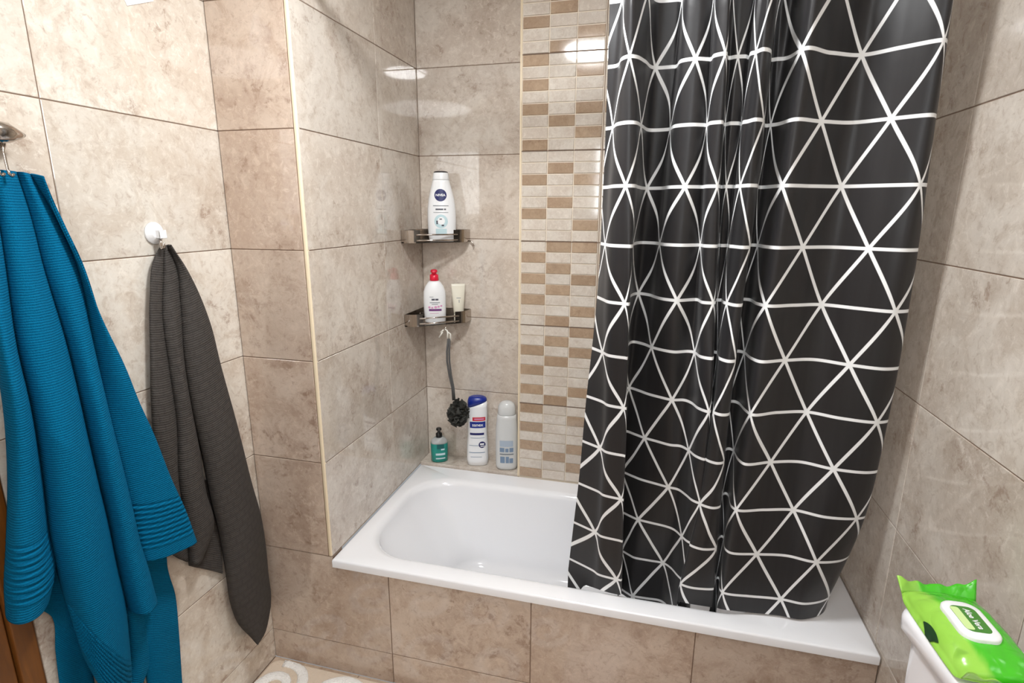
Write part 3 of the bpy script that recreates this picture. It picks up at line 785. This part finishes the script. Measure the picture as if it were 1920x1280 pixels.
def bars(name, parent, prof, rects, mat, off=.0009, ex=2.0):
    for x0, x1, z0, z1 in rects:
        bm = bmesh.new(); patch(bm, prof, x0, x1, z0, z1, off, 8, 2, ex=ex)
        mesh_obj(name, bm, mat, parent)

# tall white shower bottle on the upper shelf
root = empty('shower_gel_bottle', (.122, YB-.070, 1.4438), math.radians(15))
tag(root, 'tall white bottle with round navy emblem standing on the upper corner shelf', 'bottle')
P = [(0, .048, .026), (.004, .053, .030), (.03, .0565, .0315), (.08, .058, .032), (.125, .057, .032), (.165, .052, .031), (.20, .044, .030), (.232, .0355, .0285), (.240, .0335, .028)]
bm = bmesh.new(); loft(bm, P, 48, ex=2.3); mesh_obj('body', bm, M['white_gloss'], root)
bm = bmesh.new(); loft(bm, [(.2405, .033, .0275), (.243, .0335, .028), (.266, .030, .026), (.268, .029, .025)], 48, ex=2.3); mesh_obj('cap', bm, M['white_gloss'], root)
bm = bmesh.new(); loft(bm, [(.2682, .029, .025), (.272, .027, .023), (.2745, .018, .016)], 40, ex=2.3); mesh_obj('cap_lid', bm, M['black_band'], root)
tag(root.children[-1], 'dark cap lid')
bm = bmesh.new(); patch(bm, P, -.0245, .0245, .157, .205, .0008, shape='disc', ex=2.3); e = mesh_obj('emblem', bm, M['navy'], root)
text_on('lettering', 'NIVEA', .0125, P, 0, .181, M['white_gloss'], root, bold=.0004, sx=1.12, off=.0016, ex=2.3)
bars('print_line', root, P, [(-.031, .031, .1385, .1415)], M['grey_print'], ex=2.3)
bars('print_line', root, P, [(-.021, .010, .1235, .1290), (.013, .021, .1235, .1290)], M['dark_print'], ex=2.3)
bars('print_line', root, P, [(-.030, .030, .1130, .1150)], M['grey_print'], ex=2.3)
bm = bmesh.new(); patch(bm, P, -.027, .027, .052, .106, .0007, shape='disc', ex=2.3); patch(bm, P, -.022, .022, .030, .050, .0007, 8, 3, ex=2.3)
mesh_obj('print_medallion', bm, M['aqua_print'], root)
bm = bmesh.new(); patch(bm, P, -.014, .016, .066, .096, .0011, shape='disc', ex=2.3); mesh_obj('print_swirl', bm, M['white_gloss'], root)
bars('print_leaf', root, P, [(-.019, -.013, .068, .082), (.002, .012, .060, .066), (-.006, .004, .086, .090)], M['dark_print'], .0014, ex=2.3)

# pump bottle with a red top on the lower shelf
root = empty('lotion_bottle', (.090, YB-.092, 1.1085), math.radians(20))
tag(root, 'white bottle with red pump top standing on the lower corner shelf', 'bottle')
P = [(0, .040, .024), (.004, .044, .027), (.05, .046, .028), (.10, .047, .0285), (.130, .045, .028), (.150, .038, .026), (.165, .028, .022), (.173, .020, .018)]
bm = bmesh.new(); loft(bm, P, 44, ex=2.5); mesh_obj('body', bm, M['white_gloss'], root)
bm = bmesh.new()
loft(bm, [(.1735, .0165, .0165), (.176, .0185, .0185), (.198, .0175, .0175), (.2, .012, .012), (.206, .009, .009), (.208, .0145, .0145), (.217, .0135, .0135), (.2195, .009, .009)], 32)
add_box(bm, -.0065, .0065, -.030, -.008, .208, .217, bev=.002)
mesh_obj('pump', bm, M['red'], root); tag(root.children[-1], 'red pump top')
bars('print_line', root, P, [(-.012, .0015, .0945, .1015), (.0035, .016, .0945, .1015)], M['dark_print'], ex=2.5)
bars('print_line', root, P, [(-.020, -.004, .108, .110), (-.020, .022, .084, .0868), (-.012, .014, .077, .0795)], M['grey_print'], ex=2.5)
bars('print_band', root, P, [(-.024, .028, .0500, .0590)], M['purple_print'], ex=2.5)
bm = bmesh.new()
for k, (x, z, r) in enumerate(((-.022, .066, .005), (-.010, .064, .0045), (.004, .066, .006), (.016, .068, .005), (.027, .071, .0045))): patch(bm, P, x-r, x+r, z-r*.8, z+r*.8, .0009, shape='disc', ex=2.5)
mesh_obj('print_flowers', bm, M['pink_print'], root)
bars('print_line', root, P, [(-.020, .016, .0400, .0415)], M['pink_print'], ex=2.5)

# cream tube standing on its cap
root = empty('cream_tube', (.178, YB-.045, 1.1082), math.radians(24))
tag(root, 'cream tube standing on its cap at the right end of the lower shelf', 'tube')
bm = bmesh.new(); loft(bm, [(0, .0195, .0185), (.002, .020, .019), (.030, .020, .019), (.031, .0185, .018)], 36); mesh_obj('cap', bm, M['cream'], root)
P = [(.0312, .0185, .0180), (.036, .0215, .0190), (.09, .0255, .0135, 2.2), (.13, .0280, .0062, 2.6), (.148, .0290, .0018, 3.2), (.158, .0292, .0016, 3.2)]
bm = bmesh.new(); loft(bm, P, 40); mesh_obj('body', bm, M['cream'], root)
bars('print_line', root, P, [(-.009, .009, .098, .1005), (.0005, .003, .080, .092)], M['grey_print'])

# teal soap pump on the ledge
root = empty('soap_dispenser', (.078, .758, .4587), math.radians(25))
tag(root, 'small teal hand soap bottle with black pump on the niche ledge', 'soap bottle')
P = [(0, .033, .026), (.004, .0375, .030), (.05, .0385, .031), (.085, .0385, .031), (.098, .035, .028), (.107, .026, .022), (.113, .015, .015)]
bm = bmesh.new(); loft(bm, [(.0882, .0380, .0304)] + P[4:], 44, ex=2.4); mesh_obj('body', bm, M['clear'], root)
bm = bmesh.new(); loft(bm, P[:3] + [(.085, .0385, .031), (.088, .0380, .0304)], 44, ex=2.4)
mesh_obj('liquid_soap', bm, M['teal'], root); tag(root.children[-1], 'teal liquid soap')
bm = bmesh.new()
loft(bm, [(.1132, .0135, .0135), (.115, .0145, .0145), (.131, .0140, .0140), (.133, .008, .008), (.144, .0065, .0065), (.146, .0125, .0115), (.155, .0115, .0105), (.157, .008, .007)], 30)
add_box(bm, -.005, .005, -.032, -.006, .147, .155, bev=.002)
mesh_obj('pump', bm, M['black_plastic'], root); tag(root.children[-1], 'black pump')
bars('print_line', root, P, [(-.018, .024, .036, .046), (-.018, .024, .018, .024), (.006, .022, .060, .067)], M['aqua_print'], ex=2.4)
bars('print_dark', root, P, [(-.012, .020, .066, .088)], simple('dark_teal_print', (14, 92, 92), .3), .0008, ex=2.4)

# blue and white shower bottle on the ledge
root = empty('shower_cream_bottle', (.257, .768, .4587), math.radians(16))
tag(root, 'large white bottle with slanted blue cap on the niche ledge', 'bottle')
P = [(0, .040, .024, 2.6), (.004, .0455, .0285, 2.6), (.03, .0485, .031, 2.6), (.10, .0465, .030, 2.6), (.145, .0430, .0285, 2.6), (.19, .0425, .028, 2.6), (.24, .0455, .029, 2.6), (.272, .0445, .0285, 2.6)]
ZC = .276
bm = bmesh.new(); rg = loft(bm, P + [(.285, .0435, .028, 2.6)], 48)
for v in rg[-1]: v.co.z += (v.co.x)*.36
mesh_obj('body', bm, M['white_gloss'], root)
bm = bmesh.new(); rg = loft(bm, [(.2855, .0436, .0281, 2.6), (.305, .0415, .027, 2.5), (.315, .036, .023, 2.4), (.3195, .025, .016, 2.2)], 48)
for v in rg[0]: v.co.z += (v.co.x)*.36
for v in rg[1]: v.co.z += (v.co.x)*.12
mesh_obj('cap', bm, M['blue_cap'], root); tag(root.children[-1], 'blue slanted cap')
bars('print_banner', root, P, [(-.020, .036, .214, .231)], M['red_print'], ex=2.6)
bars('print_line', root, P, [(-.012, .030, .2195, .2255)], M['pink_print'], .0014, ex=2.6)
bars('label', root, P, [(-.032, .036, .181, .210)], M['blue_cap'], ex=2.6)
text_on('lettering', 'sanex', .021, P, .002, .1955, M['white_gloss'], root, bold=.0004, off=.0016, ex=2.6)
bars('print_line', root, P, [(-.032, .030, .148, .158)], M['navy'], ex=2.6)
bars('print_line', root, P, [(-.030, .032, .1335, .1355), (-.036, .006, .0985, .1005), (-.036, .034, .0645, .0675), (-.030, .020, .0445, .0462)], M['slate_print'], ex=2.6)
bm = bmesh.new(); patch(bm, P, .006, .036, .088, .118, .0009, shape='disc', ex=2.6); mesh_obj('print_emblem', bm, M['navy'], root)
bm = bmesh.new(); patch(bm, P, .012, .030, .102, .110, .0015, 6, 2, ex=2.6); patch(bm, P, .014, .032, .094, .098, .0015, 6, 2, ex=2.6)
mesh_obj('print_swirl', bm, M['white_gloss'], root)

# frosted bottle at the right end of the ledge
root = empty('shampoo_bottle', (.393, .764, .4587), math.radians(14))
tag(root, 'translucent pale grey bottle at the right end of the niche ledge beside the mosaic', 'bottle')
P = [(0, .038, .026), (.005, .0455, .0315), (.02, .0485, .033), (.12, .0490, .033), (.19, .0475, .0325), (.235, .0435, .031), (.252, .0405, .030)]
bm = bmesh.new(); loft(bm, P, 48, ex=2.5); mesh_obj('body', bm, M['frost'], root)
bm = bmesh.new(); loft(bm, [(.2525, .0385, .0285), (.255, .0395, .0295), (.285, .0375, .0285), (.300, .031, .024), (.308, .020, .016), (.311, .008, .007)], 44, ex=2.3)
mesh_obj('cap', bm, M['frost'], root)
bars('label', root, P, [(-.030, .028, .112, .140)], simple('pale_blue_print', (172, 186, 202), .4), ex=2.5)
bars('print_block', root, P, [(-.030, -.010, .087, .107), (-.006, .008, .087, .104), (.012, .029, .087, .107)], M['slate_print'], ex=2.5)
bars('print_line', root, P, [(-.030, .030, .074, .080)], M['grey_print'], ex=2.5)
bars('print_block', root, P, [(-.028, -.008, .036, .066), (-.004, .010, .036, .066), (.012, .028, .036, .058)], M['slate_print'], ex=2.5)

# ------------------------------------------------------------------ bath puff hanging from the lower shelf
hx0, hy0, hz0 = .150, YB-.141, 1.104-.0245
root = empty('bath_puff', (hx0, hy0, hz0))
tag(root, 'dark grey mesh bath puff hanging by its cord from the lower shelf', 'bath puff')
M['puff'] = simple('dark_grey_mesh', (58, 58, 54), .8)
M['cord'] = simple('grey_cord', (86, 86, 86), .8)
M['white_cord'] = simple('white_cord', (232, 230, 222), .6)
bm = bmesh.new()
tube(bm, [(-.018, .0, -.005), (-.008, .003, .004), (.000, .005, .0082), (.010, .003, .003), (.013, 0, -.008), (.012, 0, -.030)], .0032, 8)
tube(bm, [(-.024, -.004, -.026), (-.014, -.004, -.012), (-.008, -.003, -.002)], .0032, 8)
tube(bm, [(.012, .003, -.002), (.024, .002, -.010), (.025, .002, -.036)], .0032, 8)
mesh_obj('loop', bm, M['white_cord'], root); tag(root.children[-1], 'white cord loop')
bm = bmesh.new()
for dx in (-.0035, .0035):
    tube(bm, [(.018+dx, .001, -.030), (.012+dx*1.4, .002, -.085), (.011+dx*1.5, .004, -.130), (.018+dx*1.2, .006, -.190), (.028+dx, .008, -.245), (.030+dx, .010, -.300)], .0042, 8)
mesh_obj('cord', bm, M['cord'], root)
bm = bmesh.new()
pc = Vector((.050, .004, -.350))
rnd = random.Random(3)
for k in range(26):          # ruffled leaves of netting around the knot
    ax = Vector((rnd.gauss(0, 1), rnd.gauss(0, 1), rnd.gauss(0, 1))).normalized()
    u_ = ax.orthogonal().normalized(); v_ = ax.cross(u_)
    a0 = rnd.random()*6.28; span = 1.9
    rr0, rr1 = .012, .040+.016*rnd.random()
    grid = []
    for i in range(17):
        a = a0 + span*i/16
        row = []
        for j in range(6):
            q = j/5
            rad = rr0+(rr1-rr0)*q
            wob = .010*q*math.sin(i*1.55+k) + .004*rnd.random()*q
            p = pc + (u_*math.cos(a)+v_*math.sin(a))*rad + ax*(wob+.016*(rnd.random()-.5)*q)
            p.z = pc.z + (p.z-pc.z)*1.22
            row.append(bm.verts.new(p))
        grid.append(row)
    for i in range(16):
        for j in range(5):
            f = bm.faces.new((grid[i][j], grid[i+1][j], grid[i+1][j+1], grid[i][j+1])); f.smooth = True
o = mesh_obj('mesh_ruffles', bm, M['puff'], root)
bm = bmesh.new(); bmesh.ops.create_icosphere(bm, subdivisions=3, radius=.034, matrix=Matrix.Translation(pc))
for v in bm.verts: v.co += (v.co-pc)*.25*noise.noise(v.co*60)
mesh_obj('mesh_core', bm, M['puff'], root, smooth=True)

# ------------------------------------------------------------------ toilet with the cistern against the right wall
root = empty('toilet', (1.581, -.613, 0), .11)
tag(root, 'white toilet with its cistern against the right wall beside the bath', 'toilet')
def rbox(bm, x0, x1, y0, y1, zs, r=.03, ins=None):
    lps = [rrect(x0+i, x1-i*.2, y0+i, y1-i, max(.004, r-i*.3), z, 8, 6) for z, i in zs]
    R_ = [[bm.verts.new(p) for p in lp] for lp in lps]
    n = len(R_[0])
    for A, B in zip(R_, R_[1:]):
        for j in range(n): bm.faces.new((A[j], A[(j+1) % n], B[(j+1) % n], B[j]))
    bm.faces.new(R_[0][::-1]); bm.faces.new(R_[-1])
    bmesh.ops.recalc_face_normals(bm, faces=bm.faces[:])
CT = .900
bm = bmesh.new(); rbox(bm, -.128, -.008, -.188, .186, [(.46, .02), (.50, .010), (.70, .002), (CT-.035, .0)], .035)
sharp(mesh_obj('cistern', bm, M['ceramic'], root), 55)
bm = bmesh.new(); rbox(bm, -.143, -.003, -.2, .2, [(CT-.0345, .004), (CT-.031, .0005), (CT-.012, .0), (CT-.005, .002), (CT-.001, .007), (CT, .013)], .035)
sharp(mesh_obj('cistern_lid', bm, M['ceramic'], root), 55)
bm = bmesh.new(); loft(bm, [(CT+.0002, .028, .028), (CT+.005, .028, .028), (CT+.007, .025, .025)], 30, ex=2); bmesh.ops.translate(bm, verts=bm.verts, vec=(-.075, -.12, 0))
mesh_obj('flush_button', bm, M['chrome'], root)
bm = bmesh.new()
loft(bm, [(.001, .16, .11, 2.6, -.30, 0), (.02, .16, .11, 2.6, -.30, 0), (.18, .15, .10, 2.5, -.30, 0), (.30, .22, .15, 2.3, -.34, 0), (.40, .26, .185, 2.2, -.37, 0), (.425, .262, .188, 2.2, -.37, 0)], 44)
add_box(bm, -.165, -.012, -.12, .12, .20, .459, bev=.02)
mesh_obj('bowl', bm, M['ceramic'], root)
bm = bmesh.new(); loft(bm, [(.4255, .262, .190, 2.2, -.372, 0), (.432, .266, .193, 2.2, -.372, 0), (.450, .266, .193, 2.2, -.372, 0), (.456, .255, .182, 2.2, -.372, 0)], 44)
mesh_obj('seat_lid', bm, M['white_plastic'], root)

# ------------------------------------------------------------------ pack of wet wipes on the cistern
t = NT('green_foil'); uv = t.node('ShaderNodeUVMap'); spx = t.node('ShaderNodeSeparateXYZ'); t.link(uv.outputs[0], spx.inputs[0])
tc = t.node('ShaderNodeTexCoord'); nz = t.node('ShaderNodeTexNoise', i_Scale=16.0, i_Detail=4.0, i_Distortion=.8); t.link(tc.outputs['Object'], nz.inputs['Vector'])
band_ = t.node('ShaderNodeMapRange', interpolation_type='SMOOTHSTEP'); band_.inputs['From Min'].default_value = .36; band_.inputs['From Max'].default_value = .24
t.link(t.math('ADD', spx.outputs[0], t.math('MULTIPLY', t.math('SUBTRACT', nz.outputs['Fac'], .5), .25)), band_.inputs['Value'])
c = t.mix(band_.outputs[0], L((70, 186, 34)), L((150, 206, 78)))
dk = t.node('ShaderNodeMapRange', interpolation_type='SMOOTHSTEP'); dk.inputs['From Min'].default_value = .58; dk.inputs['From Max'].default_value = .70
n3 = t.node('ShaderNodeTexNoise', i_Scale=26.0, i_Detail=2.0); t.link(tc.outputs['Object'], n3.inputs['Vector']); t.link(n3.outputs['Fac'], dk.inputs['Value'])
c = t.mix(t.math('MULTIPLY', t.math('MULTIPLY', dk.outputs[0], band_.outputs[0]), .35), c, L((84, 132, 50)))
t.link(c, t.b.inputs['Base Color']); t.set(Roughness=.2); t.b.inputs['Specular IOR Level'].default_value = .6
nb = t.node('ShaderNodeTexNoise', i_Scale=17.0, i_Detail=2.0, i_Distortion=.5); t.link(tc.outputs['Object'], nb.inputs['Vector'])
t.bump(t.math('ABSOLUTE', t.math('SUBTRACT', nb.outputs['Fac'], .5)), .55, .012)
M['foil'] = t.m
M['leaf_green'] = simple('dark_green_print', (70, 132, 52), .35)
M['pale_green'] = simple('pale_green_print', (206, 232, 160), .35)
root = empty('wet_wipes_pack', (1.490, -.512, CT+.0006), math.radians(2))
tag(root, 'bright green wet wipes pack with white flip lid lying on the cistern', 'wet wipes')
LX, LY, TH = .060, .095, .038
def pack_top(x, y):
    a = max(0, 1-(abs(x)/LX)**3.0); b = max(0, 1-(abs(y)/LY)**3.4)
    z = TH*(a*b)**.45
    z += .0042*(abs(noise.noise(Vector((x*38+y*14, y*24-x*10, 2.0))))-.25)*(1 if abs(x) < LX*.98 else .3)
    return max(.0015, z)
bm = bmesh.new(); uvl = bm.loops.layers.uv.new('UVMap')
NX, NY = 40, 64
top = []; bot = []
for j in range(NY+1):
    y = -LY + 2*LY*j/NY
    rt, rb = [], []
    for i in range(NX+1):
        x = -LX + 2*LX*i/NX
        pin = 1 - .05*(abs(y)/LY)**4
        X = x*pin
        z = pack_top(x, y)
        e = abs(y)/LY
        lift = .010*max(0, (e-.82)/.18)**1.5
        rt.append(bm.verts.new((X, y, z+lift))); rb.append(bm.verts.new((X, y, lift*.9 + .0004 + .006*max(0, abs(x)/LX-.75))))
    top.append(rt); bot.append(rb)
def quad(a, b, c_, d, uvs):
    f = bm.faces.new((a, b, c_, d)); f.smooth = True
    for lp, q in zip(f.loops, uvs): lp[uvl].uv = q
for j in range(NY):
    for i in range(NX):
        uvs = [(i/NX, j/NY), ((i+1)/NX, j/NY), ((i+1)/NX, (j+1)/NY), (i/NX, (j+1)/NY)]
        quad(top[j][i], top[j][i+1], top[j+1][i+1], top[j+1][i], uvs)
        quad(bot[j][i], bot[j+1][i], bot[j+1][i+1], bot[j][i+1], [uvs[0], uvs[3], uvs[2], uvs[1]])
    quad(top[j][0], top[j+1][0], bot[j+1][0], bot[j][0], [(0, j/NY)]*4)
    quad(top[j][NX], bot[j][NX], bot[j+1][NX], top[j+1][NX], [(1, j/NY)]*4)
for i in range(NX):
    quad(top[0][i], bot[0][i], bot[0][i+1], top[0][i+1], [(i/NX, 0)]*4)
    quad(top[NY][i], top[NY][i+1], bot[NY][i+1], bot[NY][i], [(i/NX, 1)]*4)
mesh_obj('wrapper', bm, M['foil'], root)
bm = bmesh.new()
g = []
for j in range(13):
    y = -.030 + .046*j/12
    wd = .0032*math.sin(PI*(j+.4)/12.8)
    row = []
    for i in range(5):
        x = -.0572 + wd*(i/4-.5)*2
        row.append(bm.verts.new((x-.0006, y, pack_top(x, y)+.0012)))
    g.append(row)
for j in range(12):
    for i in range(4): bm.faces.new((g[j][i], g[j][i+1], g[j+1][i+1], g[j+1][i]))
mesh_obj('print_leaf', bm, simple('deep_green_print', (30, 66, 34), .3), root, smooth=True)
for s in (-1, 1):            # crimped ends standing up a little
    bm = bmesh.new(); uvl = bm.loops.layers.uv.new('UVMap')
    g = []
    for i in range(31):
        x = -LX*.95 + 2*LX*.95*i/30
        row = []
        for k in range(6):
            q = k/5
            up = (.014 + (.020*max(0, x/LX)**2 if s > 0 else .004) + .010*max(0, -x/LX)**3)*q
            row.append(bm.verts.new((x + (.004*q if x > 0 else -.004*q), s*(LY-.001+.017*q), .0105+up+.0025*math.sin(i*.9)*q)))
        g.append(row)
    for i in range(30):
        for k in range(5):
            quad(g[i][k], g[i+1][k], g[i+1][k+1], g[i][k+1], [(i/30, 0), ((i+1)/30, 0), ((i+1)/30, 0), (i/30, 0)])
    o = mesh_obj('crimped_end', bm, M['foil'], root)
    md = o.modifiers.new('thickness', 'SOLIDIFY'); md.thickness = .0012
def plate(bm, hx, hy, z0, z1, r, cx, cy, bev=.0015):
    lps = [rrect(cx-hx+i, cx+hx-i, cy-hy+i, cy+hy-i, r, z, 8, 5) for z, i in ((z0, 0), (z1-bev, 0), (z1-bev*.3, bev*.4), (z1, bev*1.3))]
    R_ = [[bm.verts.new(p) for p in lp] for lp in lps]
    n = len(R_[0])
    for A, B in zip(R_, R_[1:]):
        for j in range(n): bm.faces.new((A[j], A[(j+1) % n], B[(j+1) % n], B[j]))
    bm.faces.new(R_[0][::-1]); bm.faces.new(R_[-1])
    bmesh.ops.recalc_face_normals(bm, faces=bm.faces[:])
CXL, CYL = -.004, .0
bm = bmesh.new(); plate(bm, .028, .044, TH-.003, TH+.0055, .020, CXL, CYL, .003)
lid = mesh_obj('flip_lid', bm, M['white_plastic'], root); sharp(lid, 50); tag(lid, 'white flip lid')
bm = bmesh.new(); plate(bm, .0180, .030, TH+.0054, TH+.0060, .010, CXL, CYL, .0004)
st = mesh_obj('sticker', bm, M['leaf_green'], lid)
bm = bmesh.new(); plate(bm, .0062, .026, TH+.0059, TH+.0063, .004, CXL-.0115, CYL, .0003)
mesh_obj('sticker_stripe', bm, M['pale_green'], lid)
bm = text_bm('Aloe Vera', .0112, .0003)
bmesh.ops.rotate(bm, verts=bm.verts, matrix=Matrix.Rotation(-PI/2, 3, 'Z'))
for v in bm.verts: v.co = Vector((v.co.x*1.1 + CXL+.004, v.co.y + CYL, TH+.0064))
mesh_obj('lettering', bm, M['white_plastic'], lid)

# ------------------------------------------------------------------ bath mat
t = NT('beige_pile'); tc = t.node('ShaderNodeTexCoord'); nz = t.node('ShaderNodeTexNoise', i_Scale=260.0, i_Detail=3.0); t.link(tc.outputs['Object'], nz.inputs['Vector'])
n2 = t.node('ShaderNodeTexNoise', i_Scale=9.0, i_Detail=3.0); t.link(tc.outputs['Object'], n2.inputs['Vector'])
t.link(t.mix(n2.outputs['Fac'], L((206, 190, 168)), L((226, 208, 190))), t.b.inputs['Base Color']); t.set(Roughness=.95); t.bump(nz.outputs['Fac'], .8, .004); M['pile'] = t.m
t = NT('white_pile'); tc = t.node('ShaderNodeTexCoord'); nz = t.node('ShaderNodeTexNoise', i_Scale=180.0, i_Detail=3.0); t.link(tc.outputs['Object'], nz.inputs['Vector'])
t.set(Base_Color=L((246, 244, 240)), Roughness=.95); t.bump(nz.outputs['Fac'], 1.0, .006); M['white_pile'] = t.m
root = empty('bath_mat', (.25, -.30, .0005))
tag(root, 'beige bath mat with raised white swirls on the floor by the tub', 'bath mat')
bm = bmesh.new(); plate(bm, .500, .278, 0, .013, .03, 0, 0, .004)
mesh_obj('pile', bm, M['pile'], root)
rnd = random.Random(5)
def swirl(cx, cy, r0, a0, turns, w=.021):
    bm = bmesh.new(); pts = []; rad = []
    N = 46
    for i in range(N):
        q = i/(N-1)
        r = r0*(1-.72*q); a = a0 + turns*2*PI*q
        pts.append((cx+r*math.cos(a), cy+r*math.sin(a), .0142)); rad.append(w*(.62+.38*math.sin(PI*min(1, .08+q*.95))))
    tube(bm, pts, rad, 14)
    for v in bm.verts:
        v.co.z = .0125 + (v.co.z-.0125)*.42
        v.co += Vector((noise.noise(v.co*70), noise.noise(v.co*70+Vector((5, 0, 0))), noise.noise(v.co*90)*.6))*.0028
        v.co.x = max(-.498, min(.498, v.co.x)); v.co.y = max(-.276, min(.276, v.co.y))
    mesh_obj('swirl', bm, M['white_pile'], root, smooth=True)
for cx, cy, r, a, tn in ((-.421, .171, .100, 1.9, -1.35), (-.185, .165, .098, 2.6, -1.3), (.03, .165, .1, 1.6, 1.3), (.26, .16, .1, 2.2, -1.3), (.41, -.05, .08, 0, 1.3),
                         (-.32, -.06, .1, .4, 1.3), (-.09, -.07, .1, 3.4, 1.3), (.15, -.08, .1, .8, -1.3), (-.4, -.19, .07, 2, 1.2), (.33, -.19, .07, 1, -1.2)):
    swirl(cx, cy, r, a, tn)

# ------------------------------------------------------------------ ceiling lamp, added fill lamp, light, camera
def lamp(x, y, r, strength, label):
    root = empty('ceiling_lamp', (x, y, H))
    tag(root, label, 'ceiling lamp')
    bm = bmesh.new(); loft(bm, [(-.028, r+.040, r+.040), (-.022, r+.046, r+.046), (-.0005, r+.046, r+.046)], 56); mesh_obj('base', bm, M['white_plastic'], root)
    t = NT('lit_diffuser'); t.set(Base_Color=(1, 1, 1, 1), Roughness=.4)
    t.b.inputs['Emission Color'].default_value = (.975, .99, 1.0, 1); t.b.inputs['Emission Strength'].default_value = strength
    bm = bmesh.new(); loft(bm, [(-.052, r*.4, r*.4), (-.050, r*.7, r*.7), (-.042, r*.93, r*.93), (-.0285, r, r)], 56)
    mesh_obj('diffuser', bm, t.m, root)
lamp(.58, -.35, .127, 118.0, 'small bright round ceiling lamp above the bath front')
lamp(.95, -1.55, .36, 7.5, 'added unseen fill lamp, wide and dim, at the entrance end of the room')  # fill added to lift niche and right wall, wide to keep reflections dim

w = bpy.data.worlds.new('World'); scene.world = w; w.use_nodes = True
w.node_tree.nodes['Background'].inputs[0].default_value = (.9, .95, 1, 1)
w.node_tree.nodes['Background'].inputs[1].default_value = .3

cam = bpy.data.cameras.new('camera'); co = bpy.data.objects.new('camera', cam); COL.objects.link(co); scene.camera = co
cam.sensor_width = 36.0; cam.lens = 1032.54/1920*36.0; cam.clip_start = .02
yaw, pitch, roll = .2504288, .2322359, .0042643
c, s = math.cos(yaw), math.sin(yaw); cp, sp_ = math.cos(pitch), math.sin(pitch)
right = Vector((c, s, 0)); fwd = Vector((-s*cp, c*cp, -sp_)); up = right.cross(fwd)
cr, sr = math.cos(roll), math.sin(roll)
rx = right*cr + up*sr; ux = up*cr - right*sr
m = Matrix.Identity(4)
for i in range(3): m[i][0] = rx[i]; m[i][1] = ux[i]; m[i][2] = -fwd[i]
m.translation = (.97073, -1.40972, 1.56390)
co.matrix_world = m

vs = scene.view_settings
vs.view_transform = 'Standard'; vs.look = 'None'; vs.gamma = 1.0; vs.use_curve_mapping = False
vs.exposure = 0.14
scene.cycles.max_bounces = 10; scene.cycles.diffuse_bounces = 6; scene.cycles.glossy_bounces = 4
scene.cycles.use_denoising = True
